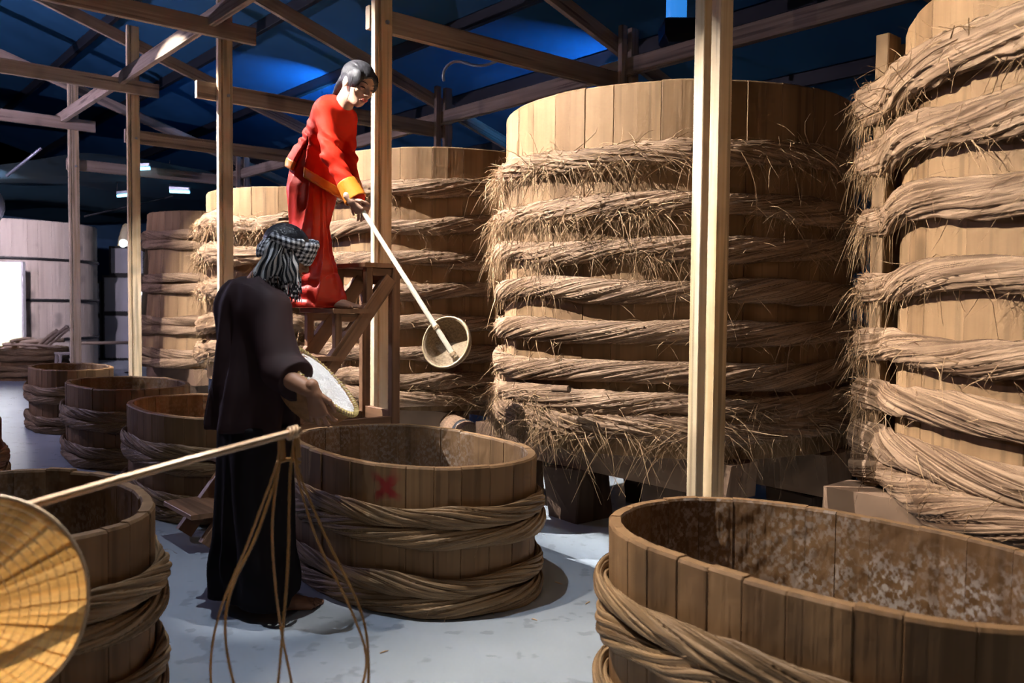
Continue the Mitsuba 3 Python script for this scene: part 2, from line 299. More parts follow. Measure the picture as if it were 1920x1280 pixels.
class Rope:
    def __init__(self, ov, z, R, seed, strands=11, twist=1.7, nl=420, nt=44, depth=0.24, wave=0.01, rough=0.0, taper=lambda z: 1.0, bulge=None, flat=0.62, off=0.0, pattern=None):
        ROPE_ID[0] += 1; rng = np.random.default_rng(seed); self.rng = rng
        s = np.linspace(0, ov.L, nl); th = np.linspace(0, 2 * np.pi, nt)
        ph = s / ov.L * 2 * np.pi; ks = rng.integers(1, 9, 5); am = rng.normal(0, 1, 5) / 2.2; p0 = rng.uniform(0, 6.28, 5)
        zz = z + wave * (np.cos(ph[:, None] * ks + p0) * am).sum(1)
        rad = R * (1 + 0.10 * (np.cos(ph[:, None] * (ks + 2) + p0[::-1]) * am[::-1]).sum(1))
        extra = bulge(s) if bulge is not None else 0.0
        c, nrm, tan = ov.at(s, rad * flat * 0.93 + extra + off, taper(z)); c[:, 2] = zz
        turns = round(twist * ov.L / (2 * np.pi * R) / 6.0) or 1
        spiral = 2 * np.pi * turns * s / ov.L
        x = strands * (th[None] + spiral[:, None]) / (2 * np.pi)
        wob = meshkit.noise(np.stack([np.cos(x / strands * 6.283) * 2.2 + 9, np.sin(x / strands * 6.283) * 2.2, np.broadcast_to(s[:, None] * 2.0, x.shape)], -1), seed)
        x2 = x + 0.9 * (wob - 0.5)
        rid = np.abs(np.sin(np.pi * x2)) ** 0.55
        lump = meshkit.noise(np.stack([np.cos(th)[None] * 2 + 0 * x, np.sin(th)[None] * 2 + 0 * x, s[:, None] * 9 + 0 * x], -1), seed + 3) - 0.5
        k = 1 - depth * (1 - rid) + 0.16 * lump
        fine = meshkit.noise(np.stack([x * 3.1, s[:, None] * 16 + 0 * x, 0 * x], -1), seed + 5) - 0.5
        k = k + (0.07 + rough) * fine
        k[:, -1] = k[:, 0]
        r = rad[:, None] * k
        # theta 0 points outward, pi/2 up
        n3 = nrm[:, None] * np.cos(th)[None, :, None] * flat + Z * np.sin(th)[None, :, None]
        pos = c[:, None] + n3 * r[..., None]; pos[-1] = pos[0]
        i, j = np.meshgrid(np.arange(nl - 1), np.arange(nt - 1), indexing='ij'); q = lambda a, b: (a * nt + b)
        f = np.vstack([np.stack([q(i, j), q(i + 1, j), q(i + 1, j + 1)], -1).reshape(-1, 3), np.stack([q(i, j), q(i + 1, j + 1), q(i, j + 1)], -1).reshape(-1, 3)])
        v = pos.reshape(-1, 3); m = trimesh.Trimesh(v, f, process=False)
        if m.volume < 0: m.faces = m.faces[:, ::-1]
        self.mesh, self.uv = m, np.stack([x2 + 100.0 * ROPE_ID[0], np.broadcast_to(s[:, None], x.shape)], -1).reshape(-1, 2)
        self.nrm = nrm; self.length = ov.L; self.pos, self.n3, self.tan, self.th, self.nl, self.nt, self.R = pos, n3, tan, th, nl, nt, R
        self.circ = -nrm[:, None] * np.sin(th)[None, :, None] + Z * np.cos(th)[None, :, None]
        self.ang = math.atan2(2 * np.pi * R * turns, ov.L)
    def put(self, root, bsdf, text=None):
        self.key = part(root, 'rope', self.mesh, bsdf, True, uv=self.uv, text=text); self.tufts = []; return self
    def fuzz(self, num, lmin, lmax, width=0.003, out=0.7, droop=0.6, low=0.5, near=None, bsdf='fibre', name='loose_fibre'):
        """loose fibres standing off the rope; low: how far they gather on the underside; near: (where along the rope, spread) for a local tuft"""
        if num <= 0: return self
        rng = self.rng
        i = rng.integers(0, self.nl - 1, num * 4); j = rng.integers(0, self.nt, num * 4)
        if near is not None: i = np.mod(np.round((near[0] + rng.normal(0, near[1], num * 4)) / self.length * (self.nl - 1)).astype(int), self.nl - 1)
        th = self.th[j]; keep = (np.cos(th) > -0.3) & (rng.random(num * 4) < 1 - low * (0.5 + 0.5 * np.sin(th)))
        p = self.pos[i, j]
        toward = ((CAM - p) * self.nrm[i]).sum(1) > -0.5
        dens = meshkit.noise(p * np.array([3.1, 3.1, 6.0]), 5); keep &= toward & ((rng.random(num * 4) < np.clip(dens * 2.6 - 0.75, 0.02, 1)) | (near is not None))
        i, j = i[keep][:num], j[keep][:num]; n = len(i); p = self.pos[i, j] - self.n3[i, j] * 0.004
        sg = np.where(rng.random(n) < 0.5, 1, -1)[:, None]
        d = sg * (self.tan[i] * math.cos(self.ang) - self.circ[i, j] * math.sin(self.ang)) + self.n3[i, j] * (out * rng.uniform(0.2, 1.6, n))[:, None] + rng.normal(0, 0.35, (n, 3))
        d /= np.linalg.norm(d, axis=1, keepdims=True)
        l = lmin + (lmax - lmin) * rng.random(n) ** 2.2
        self.tufts.append((hairs(p, d, l, width, droop, rng)[0], hairs.uv)); return self
    def comb(self, bsdf='fibre', name='loose_fibre'):
        """all loose fibres of the rope as one mesh"""
        k = put(numbered(f'{self.key}__{name}'), trimesh.util.concatenate([t[0] for t in self.tufts]), bsdf, uv=np.vstack([t[1] for t in self.tufts])); labels[k] = {'kind': 'stuff'}
        return self
def hairs(p, d, l, width, droop, rng, K=4):
    n = len(p); t = np.linspace(0, 1, K)
    wob = rng.normal(0, 0.10, (n, 3)); wob2 = rng.normal(0, 0.08, (n, 3))
    dr_ = droop * rng.uniform(0.2, 1.6, n)
    c = p[:, None] + l[:, None, None] * (d[:, None] * t[None, :, None] + wob[:, None] * (t ** 2)[None, :, None] + wob2[:, None] * np.sin(3 * t)[None, :, None] - Z * (dr_[:, None] * t[None] ** 2)[..., None])
    side = np.cross(d, (CAM - p)); side /= np.linalg.norm(side, axis=1, keepdims=True) + 1e-9
    side = side + rng.normal(0, 0.5, (n, 3)); side /= np.linalg.norm(side, axis=1, keepdims=True)
    w = width * 0.5 * (1 - 0.75 * t)[None, :, None] * rng.uniform(0.6, 1.4, n)[:, None, None]
    v = np.stack([c - side[:, None] * w, c + side[:, None] * w], 2).reshape(-1, 3)
    k = np.arange(K - 1); q = np.stack([2 * k, 2 * k + 1, 2 * k + 3, 2 * k + 2], -1)
    f = (np.concatenate([q[:, [0, 1, 2]], q[:, [0, 2, 3]]])[None] + (np.arange(n) * 2 * K)[:, None, None]).reshape(-1, 3)
    hairs.uv = np.stack([np.repeat(rng.random(n), 2 * K), np.tile(np.repeat(t, 2), n)], -1)
    return trimesh.Trimesh(v, f, process=False), None

def A3(*x): return np.array(x, float)
VATS = {-1: (2.565, 3.19), 0: (0.978, 5.214), 1: (-0.56, 7.20), 2: (-2.24, 9.23), 3: (-3.88, 11.14)}
def vat_at(k): return np.array(VATS[k])
# the vats stand along the timber frame, k counted from the big one in the middle
V1 = thing('fermentation_vat', 'huge wooden vat with eight shaggy ropes in the middle, behind the nearest post', 'vat')
o1 = Oval(vat_at(0), 1.017, 1.026, 2.0)
vessel(V1, o1, 0.50, 2.362, 0.06, 34, 'vat_wood', 11, rim=0.003)
s_left = o1.s[np.argmin(np.linalg.norm((o1.c + o1.x[:, None] * U + o1.y[:, None] * V) - (o1.c + A3(-1.0, -0.12, 0)), axis=1))]
s_sign = 1.0 if o1.at(np.array([s_left + 0.3]))[0][0][1] < o1.at(np.array([s_left]))[0][0][1] else -1.0
for i, (z, R, fz, lm, rough, tw) in enumerate([(2.00, 0.060, 1900, 0.20, 0.20, -1.0), (1.745, 0.062, 2300, 0.15, 0.14, 1.2), (1.54, 0.060, 2300, 0.13, 0.14, 1.3), (1.325, 0.060, 900, 0.13, 0.05, 1.6), (1.125, 0.062, 600, 0.11, 0.04, 1.5), (0.925, 0.062, 500, 0.15, 0.02, 1.5), (0.765, 0.062, 1500, 0.18, 0.16, 1.2), (0.655, 0.066, 2600, 0.24, 0.24, -1.0)]):
    rp = Rope(o1, z, R, 20 + i, strands=13, twist=tw, nl=760, nt=52, rough=rough, wave=0.012, depth=0.26).put(V1, 'vat_rope').fuzz(int(fz * 0.95), 0.03, lm * 1.1, 0.0046)
    if i < 3 or i > 5: rp.fuzz(200, 0.05, 0.17, 0.0042, out=0.5, droop=1.3, low=1.0, near=(s_left, 0.16)).fuzz(110, 0.05, 0.15, 0.004, out=0.4, droop=1.4, low=1.0, near=(s_left + 0.55 * s_sign, 0.10)).fuzz(110, 0.05, 0.15, 0.004, out=0.4, droop=1.4, low=1.0, near=(s_left + (1.0 + 0.12 * i) * s_sign, 0.08))
    rp.comb()
V0 = thing('fermentation_vat', 'wooden vat at the right edge, brightly lit, with an upright batten under its ropes', 'vat')
o0 = Oval(vat_at(-1), 1.017, 1.05, 2.0)
vessel(V0, o0, 0.50, 2.385, 0.06, 32, 'vat_wood', 12, rim=0.006)
bc = P(U[:2] @ vat_at(-1) + 0.985, V[:2] @ vat_at(-1) - 0.465)
s_b = o0.s[np.argmin(np.linalg.norm((o0.c + o0.x[:, None] * U + o0.y[:, None] * V) - bc, axis=1))]
bulge = lambda s: 0.10 * np.exp(-((np.mod(s - s_b + o0.L / 2, o0.L) - o0.L / 2) / 0.075) ** 2)
add_beam(V0, 'batten', bc + Z * 0.50, bc + Z * 2.395, 0.056, 0.112, 'vat_wood', U, 0.004)
add_beam(V0, 'batten', bc + V * 0.115 - U * 0.02 + Z * 0.50, bc + V * 0.115 - U * 0.02 + Z * 2.37, 0.05, 0.11, 'vat_wood', U, 0.004)
for i, (z, R, fz, lm, rough, tw) in enumerate([(2.125, 0.085, 2200, 0.26, 0.22, 0.9), (1.89, 0.078, 1300, 0.24, 0.10, 0.9), (1.63, 0.070, 1000, 0.20, 0.08, 1.0), (1.36, 0.066, 600, 0.2, 0.04, 1.0), (1.105, 0.064, 450, 0.18, 0.03, 1.1), (0.895, 0.064, 450, 0.18, 0.03, -1.1), (0.695, 0.068, 700, 0.14, 0.02, -1.5), (0.565, 0.070, 700, 0.16, 0.02, 1.5)]):
    rp = Rope(o0, z, R, 40 + i, strands=12, twist=tw, nl=760, nt=52, rough=rough, wave=0.015, bulge=bulge, depth=0.24).put(V0, 'vat_rope').fuzz(int(fz * 0.7), 0.04, lm, 0.0034, out=0.5)
    if i < 6: rp.fuzz(230, 0.04, 0.15, 0.0034, out=0.7, droop=1.0, low=0.5, near=(s_b, 0.05))
    rp.comb()
V2 = thing('fermentation_vat', 'wooden vat with eight twisted ropes behind the step ladder and scoop', 'vat')
o2 = Oval(vat_at(1), 0.99, 1.02, 2.1)
vessel(V2, o2, 0.48, 2.385, 0.06, 26, 'vat_wood', 13)
for i, (z, R, fz, lm, rough, tw) in enumerate([(2.09, 0.062, 900, 0.16, 0.10, 1.1), (1.82, 0.060, 700, 0.14, 0.05, 1.4), (1.58, 0.058, 500, 0.12, 0.03, 1.4), (1.35, 0.058, 500, 0.12, 0.03, 1.5), (1.12, 0.058, 500, 0.12, 0.03, 1.5), (0.91, 0.058, 500, 0.12, 0.03, 1.5), (0.70, 0.060, 900, 0.14, 0.06, 1.5), (0.585, 0.066, 2200, 0.22, 0.2, -1.2)]):
    Rope(o2, z, R, 60 + i, strands=12, twist=tw, nl=420, nt=40, rough=rough, wave=0.012).put(V2, 'vat_rope').fuzz(fz, 0.03, lm, 0.004).comb()
V3 = thing('fermentation_vat', 'shaggy vat bound with very thick frayed ropes, between two posts left of the woman', 'vat')
o3 = Oval(vat_at(2), 0.96, 1.0, 2.1)
vessel(V3, o3, 0.48, 2.37, 0.06, 24, 'vat_wood', 14)
for i, z in enumerate((2.04, 1.70, 1.37, 1.05, 0.76)):
    Rope(o3, z, 0.098, 80 + i, strands=14, twist=0.8, nl=300, nt=32, rough=0.35, wave=0.03, depth=0.15).put(V3, 'vat_rope').fuzz(1900, 0.05, 0.20, 0.006, droop=0.9).comb()
V4 = thing('fermentation_vat', 'tapered dark vat with four pairs of twisted ropes at left, behind the second post', 'vat')
o4 = Oval(vat_at(3), 0.78, 0.80, 2.1)
tp = lambda z: 1 + 0.16 * (2.36 - z) / 1.9
vessel(V4, o4, 0.46, 2.36, 0.05, 22, 'vat_wood', 15, taper=0.16)
for i, z in enumerate((2.07, 1.95, 1.54, 1.43, 1.03, 0.92, 0.64, 0.53)):
    Rope(o4, z, 0.056, 100 + i, strands=10, twist=1.3 if i % 2 else -1.3, nl=260, nt=32, taper=tp).put(V4, 'vat_rope')

# what the vats stand on
def block(name, u, v, du, dv, z0, z1, text, seed, bsdf='block_wood', mb=0.02):
    rng = np.random.default_rng(seed)
    pts = np.array([(a, b, c) for a in (-du / 2, du / 2) for b in (-dv / 2, dv / 2) for c in (z0, z1)])
    pts[:, :2] += rng.uniform(-mb, mb, (8, 2)); pts[:, 2] += np.where(pts[:, 2] > z0, rng.uniform(-mb, 0, 8), 0)
    q = m3.Manifold.hull_points(np.vstack([pts + rng.uniform(-0.012, 0.012, (8, 3)) * [1, 1, 0] for _ in range(3)]))
    m = tm(q); m.vertices = np.array([P(u + a, v + b, c) for a, b, c in m.vertices])
    uv = np.stack([5 + 10.0 * seed + m.vertices @ V * 0.7, m.vertices @ U + m.vertices[:, 2]], -1)
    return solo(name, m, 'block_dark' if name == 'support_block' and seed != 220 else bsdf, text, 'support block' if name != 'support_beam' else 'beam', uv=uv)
def uvof(c): return float(U[:2] @ np.asarray(c)), float(V[:2] @ np.asarray(c))
u1, v1 = uvof(vat_at(0)); u0, v0 = uvof(vat_at(-1)); u2, v2 = uvof(vat_at(1)); u3, v3 = uvof(vat_at(2)); u4, v4 = uvof(vat_at(3))
block('support_beam', u1 + 0.1, v1 - 0.55, 2.0, 0.20, 0.31, 0.50, 'heavy dark beam running under the front of the middle vat', 201)
block('support_beam', u1 - 0.30, v1 + 0.10, 1.5, 0.24, 0.27, 0.50, 'heavy timber whose sawn end shows right of the nearest post', 202, mb=0.03)
block('support_beam', u1 + 0.1, v1 + 0.75, 1.9, 0.20, 0.31, 0.50, 'heavy beam under the back of the middle vat', 203)
block('support_beam', u0 + 0.30, v0 - 0.55, 1.62, 0.20, 0.31, 0.50, 'squared beam end sticking out left under the right vat', 204, mb=0.012)
block('support_beam', u0 + 0.2, v0 + 0.6, 1.9, 0.20, 0.31, 0.50, 'squared beam under the back of the right vat', 205)
for i, (u, v, h) in enumerate([(u1 + 0.85, v1 - 0.55, 0.31), (u1 + 0.25, v1 - 0.55, 0.31), (u1 - 0.45, v1 - 0.50, 0.31), (u1 - 0.85, v1 + 0.10, 0.27), (u1 + 0.2, v1 + 0.1, 0.27), (u1 + 0.8, v1 + 0.75, 0.31), (u1 - 0.6, v1 + 0.75, 0.31)]):
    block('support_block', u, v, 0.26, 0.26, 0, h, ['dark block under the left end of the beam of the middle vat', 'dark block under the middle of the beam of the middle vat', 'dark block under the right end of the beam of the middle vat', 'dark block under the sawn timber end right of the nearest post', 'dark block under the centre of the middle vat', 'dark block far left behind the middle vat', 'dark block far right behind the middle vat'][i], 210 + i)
for i, (u, v, du, z0, z1) in enumerate([(u0 + 1.0, v0 - 0.55, 0.34, 0.17, 0.29), (u0 + 0.97, v0 - 0.55, 0.22, 0.29, 0.31), (u0 + 0.92, v0 - 0.52, 0.44, 0, 0.17), (u0 - 0.2, v0 - 0.5, 0.3, 0, 0.31), (u0 + 0.9, v0 + 0.6, 0.3, 0, 0.31), (u0 - 0.3, v0 + 0.6, 0.3, 0, 0.31)]):
    block('support_block', u, v, du, 0.24, z0, z1, ['short reddish timber under the squared beam end of the right vat', 'thin wooden wedge under the squared beam end of the right vat', 'dark lowest block under the squared beam end of the right vat', 'dark block under the near side of the right vat', 'dark block behind under the right vat', 'dark block farthest back under the right vat'][i], 220 + i)
for j, (u, v, nm) in enumerate([(u2, v2, 'the vat behind the ladder'), (u3, v3, 'the shaggy vat'), (u4, v4, 'the vat with paired ropes')]):
    for q, dv in enumerate((-0.5, 0.5)):
        bt = 0.48 if j < 2 else 0.46
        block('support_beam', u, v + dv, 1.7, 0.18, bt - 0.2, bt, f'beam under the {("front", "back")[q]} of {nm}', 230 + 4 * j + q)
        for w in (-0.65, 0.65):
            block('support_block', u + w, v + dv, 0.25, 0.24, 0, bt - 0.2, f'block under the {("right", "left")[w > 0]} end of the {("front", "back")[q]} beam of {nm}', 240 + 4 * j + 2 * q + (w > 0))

lg = thing('log', 'short round log with a dark band under the vat behind the ladder', 'log')
_la = np.array([0.33, -0.94, 0.0]); _lx = np.cross(Z, _la); _lc = A3(-0.36, 5.96, 0.375)
part(lg, 'trunk', moved(lathe([(0.001, -0.26), (0.075, -0.26), (0.086, -0.245), (0.088, 0.0), (0.086, 0.245), (0.078, 0.26), (0.001, 0.26)], 24), frame(_lc, _lx, Z, _la)), 'block_wood', 30)
part(lg, 'band', moved(lathe([(0.087, 0.10), (0.092, 0.105), (0.092, 0.145), (0.087, 0.15)], 24), frame(_lc, _lx, Z, _la)), 'black_metal', True)
block('support_block', *uvof(_lc[:2]), 0.26, 0.22, 0, 0.285, 'block under the short round log by the ladder', 262)
TUBS = [('D', (-0.484, 3.986), 0.700, 'oval wooden tub with a red paint mark, in front of the man in dark clothes'),
        ('E', (0.869, 2.302), 0.670, 'nearest oval wooden tub at lower right with a crusted inside'),
        ('L2', (-1.624, 2.744), 0.612, 'oval wooden tub at lower left behind the conical hat'),
        ('T3', (-1.880, 5.415), 0.746, 'oval wooden tub partly hidden behind the man in dark clothes'),
        ('T4', (-3.097, 6.858), 0.659, 'fourth oval tub of the row, in front of the second post from the left'),
        ('T5', (-4.396, 8.488), 0.560, 'farthest oval tub of the row, in front of the leftmost post'),
        ('L3', (-3.27, 4.62), 0.64, 'oval tub cut off by the left edge of the picture')]
def red_fn():
    base = wood_fn((0.132, 0.070, 0.030), (0.240, 0.140, 0.067), 0.45, 0.2, 0.3)
    def fn(p, n, uv):
        c = base(p, n, uv)
        x = (p.x * U[0] + p.y * U[1]) - float(RED[0]); z = p.z - float(RED[1])
        j = (fbm(p.x * 30, p.y * 30, p.z * 30, 2) - 0.5) * 0.03
        d1 = dr.abs(x * 0.75 + z * 0.66 + j) ; d2 = dr.abs(x * 0.6 - z * 0.8 + j)
        l = dr.sqrt(x * x + z * z)
        m = dr.maximum(1 - smoothstep(0.008, 0.030, d1), 1 - smoothstep(0.008, 0.028, d2)) * (1 - smoothstep(0.035, 0.10, l + j))
        m = dr.maximum(m, 0.8 * (1 - smoothstep(0.01, 0.055, l + j)))
        return dr.select((p.z > 0.42) & (uv.y < 40), mix(c, mi.Color3f(0.22, 0.008, 0.016), m * 0.85), c)
    return fn
RED = [0.0, 0.0]
def tub(key, c, a, text, N):
    r = thing('wooden_tub', text, 'tub')
    ov = Oval(c, a, a * 0.6387, 2.393)
    vessel(r, ov, 0.0, 0.605, 0.040, 30, {'D': 'tub_wood_marked', 'E': 'tub_wood_crusted'}.get(key, 'tub_wood'), 300 + N, rim=0.003 if key != 'L2' else 0.006, taper=-0.015)
    t = np.linspace(0, 1, 121)[:-1]; q, _, _ = ov.at(t * ov.L, -0.03); q[:, 2] = 0.06
    mm = hullpts(np.vstack([q, q + Z * 0.03])); part(r, 'bottom', mm, 'tub_wood')
    far = N > 2
    tp = lambda z: 1 - 0.015 * (0.605 - z) / 0.605
    for i, (z, R) in enumerate(((0.405, 0.043), (0.325, 0.043), (0.130, 0.043), (0.046, 0.043))):
        rp = Rope(ov, z, R, 330 + 7 * N + i, strands=9, twist=1.25 * (1 if i % 2 else -1), nl=300 if far else 620, nt=32 if far else 52, wave=0.006, depth=0.42, taper=tp, flat=0.55)
        rp.put(r, 'tub_rope')
        if not far: rp.fuzz(60, 0.02, 0.07, 0.002, out=0.4).comb()
    return ov
RED = [float(U[:2] @ [-0.50, 3.42]), 0.515]
bumped('tub_wood_marked', proc(red_fn()), H_WOOD, 0.0030, 0.66, 0.3)
TUBOV = {}
for N, (key, c, a, text) in enumerate(TUBS): TUBOV[key] = tub(key, c, a, text, N)
# ------------------------------------------------------------------ smooth solids for people and cloth: signed distances meshed by surface nets
def nets(fn, lo, hi, h):
    lo, hi = np.asarray(lo, float), np.asarray(hi, float); n = np.ceil((hi - lo) / h).astype(int) + 1
    ax = [lo[k] + h * np.arange(n[k]) for k in range(3)]
    D = np.empty(n, np.float32)
    step = max(1, int(400000 / (n[1] * n[2])))
    for i in range(0, n[0], step):
        X = np.stack(np.meshgrid(ax[0][i:i + step], ax[1], ax[2], indexing='ij'), -1)
        D[i:i + step] = fn(X.reshape(-1, 3)).reshape(X.shape[:3])
    for k in range(3):
        for e in (0, -1):
            sl = [slice(None)] * 3; sl[k] = e; D[tuple(sl)] = np.maximum(D[tuple(sl)], h * 0.3)
    s = D < 0
    cs = [(a, b, c) for a in (0, 1) for b in (0, 1) for c in (0, 1)]
    sub = lambda A, o: A[o[0]:n[0] - 1 + o[0], o[1]:n[1] - 1 + o[1], o[2]:n[2] - 1 + o[2]]
    cnt = sum(sub(s, o).astype(np.int8) for o in cs)
    cell = np.argwhere((cnt > 0) & (cnt < 8)); idx = -np.ones(n - 1, int); idx[tuple(cell.T)] = np.arange(len(cell))
    acc, w = np.zeros((len(cell), 3)), np.zeros(len(cell))
    for a in cs:
        for k in range(3):
            if a[k]: continue
            b = list(a); b[k] = 1
            da = D[cell[:, 0] + a[0], cell[:, 1] + a[1], cell[:, 2] + a[2]]; db = D[cell[:, 0] + b[0], cell[:, 1] + b[1], cell[:, 2] + b[2]]
            m = (da < 0) != (db < 0); t = np.where(m, da / np.where(m, da - db, 1), 0)
            q = np.tile(np.array(a, float), (len(cell), 1)); q[:, k] = t
            acc[m] += q[m]; w[m] += 1
    v = lo + h * (cell + acc / w[:, None]); F = []
    for k in range(3):
        a = [slice(None)] * 3; b = [slice(None)] * 3; a[k], b[k] = slice(0, -1), slice(1, None)
        ed = np.argwhere(s[tuple(a)] != s[tuple(b)])
        i1, i2 = [x for x in range(3) if x != k]
        ed = ed[(ed[:, i1] > 0) & (ed[:, i2] > 0) & (ed[:, i1] < n[i1] - 1) & (ed[:, i2] < n[i2] - 1)]
        def g(d1, d2):
            c = ed.copy(); c[:, i1] -= d1; c[:, i2] -= d2; return idx[tuple(c.T)]
        q = np.stack([g(1, 1), g(0, 1), g(0, 0), g(1, 0)], 1)
        rev = s[tuple(ed.T)] != (k == 1)
        q[~rev] = q[~rev][:, ::-1]
        F.append(q)
    q = np.vstack(F); m = trimesh.Trimesh(v, np.vstack([q[:, [0, 1, 2]], q[:, [0, 2, 3]]]), process=False)
    if m.volume < 0: m.faces = m.faces[:, ::-1]
    return m
def A_(*x): return np.array(x, float)
def cap(a, b, r0, r1=None):
    a, b = A_(*a), A_(*b); r1 = r0 if r1 is None else r1; ab = b - a; L = ab @ ab + 1e-12
    def f(p):
        t = np.clip((p - a) @ ab / L, 0, 1); return np.linalg.norm(p - a - t[:, None] * ab, axis=1) - (r0 + (r1 - r0) * t)
    return f
def ecap(a, b, r0, r1, axis, flat):
    """a tapered capsule flattened by the factor flat along the direction axis"""
    a, b, x = A_(*a), A_(*b), A_(*axis); x = x / np.linalg.norm(x); ab = b - a; L = ab @ ab + 1e-12
    def f(p):
        t = np.clip((p - a) @ ab / L, 0, 1); q = p - a - t[:, None] * ab; k = q @ x; q = q + np.outer(k * (1 / flat - 1), x)
        r = r0 + (r1 - r0) * t; return (np.linalg.norm(q, axis=1) - r) * (0.5 + 0.5 * flat)
    return f
def ell3(c, M, r):
    c, M, r = A_(*c), np.asarray(M, float), A_(*r)
    def f(p):
        q = (p - c) @ M.T / r; l = np.linalg.norm(q, axis=1); g = np.linalg.norm(q / r, axis=1) + 1e-9; return l * (l - 1) / g
    return f
def su(k, *fs):
    def f(p):
        d = fs[0](p)
        for g in fs[1:]:
            e = g(p); h = np.clip(0.5 + 0.5 * (e - d) / k, 0, 1); d = e + (d - e) * h - k * h * (1 - h)
        return d
    return f
def sub_(k, f0, *fs):
    def f(p):
        d = f0(p)
        for g in fs:
            e = -g(p); h = np.clip(0.5 - 0.5 * (e - d) / k, 0, 1) if k > 0 else None
            d = np.maximum(d, e) if k <= 0 else (e + (d - e) * h + k * h * (1 - h))
        return d
    return f
def half(o, n):
    o, n = A_(*o), A_(*n) / np.linalg.norm(A_(*n)); return lambda p: (p - o) @ n          # < 0 behind the plane
def inter(*fs): return lambda p: np.max([g(p) for g in fs], axis=0)
def disp(f0, g): return lambda p: f0(p) + g(p)
def smooth_mesh(m, it=6):
    from scipy.sparse import coo_matrix
    v0 = np.array(m.vertices); v = v0.copy(); n = len(v); e = np.vstack([m.edges, m.edges[:, ::-1]])
    A = coo_matrix((np.ones(len(e)), (e[:, 0], e[:, 1])), shape=(n, n)).tocsr(); A.data[:] = 1; w = np.maximum(np.asarray(A.sum(1)).ravel(), 1)[:, None]
    h = np.median(np.linalg.norm(v0[m.faces[:, 0]] - v0[m.faces[:, 1]], axis=1))
    for k in range(it): v = v + (0.5 if k % 2 == 0 else -0.51) * ((A @ v) / w - v)
    d = v - v0; l = np.linalg.norm(d, axis=1, keepdims=True); m.vertices = v0 + d * np.minimum(1, h / np.maximum(l, 1e-9)); return m
def united(ms):
    try:
        out = None
        for m in ms:
            q = m3.Manifold(m3.Mesh(np.asarray(m.vertices, np.float32), np.asarray(m.faces, np.uint32)))
            if q.status() != m3.Error.NoError: raise ValueError
            out = q if out is None else out + q
        return tm(out)
    except Exception:
        return trimesh.util.concatenate(ms)
def bones(fs, h, k, it=4, pad=0.03):
    """fs: list of (a, b, r0, r1) tapered bones, blended"""
    pts = np.array([q for b in fs for q in (b[0], b[1])]); r = max(max(b[2], b[3]) for b in fs) + pad
    return smooth_mesh(nets(su(k, *[cap(*b) for b in fs]), pts.min(0) - r, pts.max(0) + r, h), it)
def hand(wrist, fwd, back, side, curl, spread=0.16, s=1.0, thumb_in=0.5, thumb_len=1.0, fan=(0, 0, 0, 0)):
    """five fingers. fwd: from wrist to knuckles; back: out of the back of the hand; side: +1 if the thumb lies along cross(fwd, back), else -1.
    curl: bend in radians at each of the three joints, a number or one per finger"""
    w, x = A_(*wrist), A_(*fwd) / np.linalg.norm(A_(*fwd)); n = A_(*back); n = n - x * (n @ x); n /= np.linalg.norm(n); t = np.cross(x, n) * side
    curl = np.broadcast_to(curl, (4,)) if np.ndim(curl) < 2 else curl
    bn = [(w - x * 0.03 * s, w + x * 0.012 * s, 0.026 * s, 0.026 * s)]
    kn = []
    for i in range(4):
        k = w + x * (0.088, 0.093, 0.090, 0.080)[i] * s + t * (0.028, 0.009, -0.010, -0.028)[i] * s; kn.append(k)
        bn.append((w + t * (0.014, 0.004, -0.006, -0.014)[i] * s + x * 0.01 * s, k, 0.0155 * s, 0.0118 * s))
    palm = bones(bn, 0.003, 0.014, 4)
    out = [palm]
    for i in range(4):
        L = np.array([0.043, 0.027, 0.021]) * (0.95, 1.05, 1.0, 0.82)[i] * s; a = 0.0; p = kn[i] - x * 0.010 * s; fs = []
        d0 = x + t * (spread * (1.0, 0.3, -0.35, -1.0)[i] + fan[i]); d0 /= np.linalg.norm(d0)
        r = np.array([0.0100, 0.0088, 0.0080, 0.0066]) * (1, 1.03, 1, 0.88)[i] * s
        for j in range(3):
            c = curl[i] if np.ndim(curl[i]) == 0 else curl[i][j]
            a += c * (0.9, 1.0, 0.7)[j] if np.ndim(curl[i]) == 0 else c
            q = p + (d0 * math.cos(a) - n * math.sin(a)) * (L[j] + (0.010 * s if j == 0 else 0)); fs.append((p, q, r[j], r[j + 1])); p = q
        out.append(bones(fs, 0.0026, 0.004, 3))
    b = w + x * 0.022 * s + t * 0.018 * s
    d1 = x * 0.62 + t * 0.78 - n * 0.25 * thumb_in; d1 /= np.linalg.norm(d1); m1 = b + d1 * 0.040 * s * thumb_len
    d2 = x * 0.92 + t * 0.25 - n * 0.7 * thumb_in; d2 /= np.linalg.norm(d2); m2 = m1 + d2 * 0.032 * s * thumb_len; d3_ = d2 - t * 0.25 - n * 0.3 * thumb_in; d3_ /= np.linalg.norm(d3_)
    out.append(bones([(b - x * 0.008 * s, m1, 0.0150 * s, 0.0112 * s), (m1, m2, 0.0108 * s, 0.0094 * s), (m2, m2 + d3_ * 0.022 * s, 0.0094 * s, 0.0074 * s)], 0.0026, 0.005, 3))
    return out
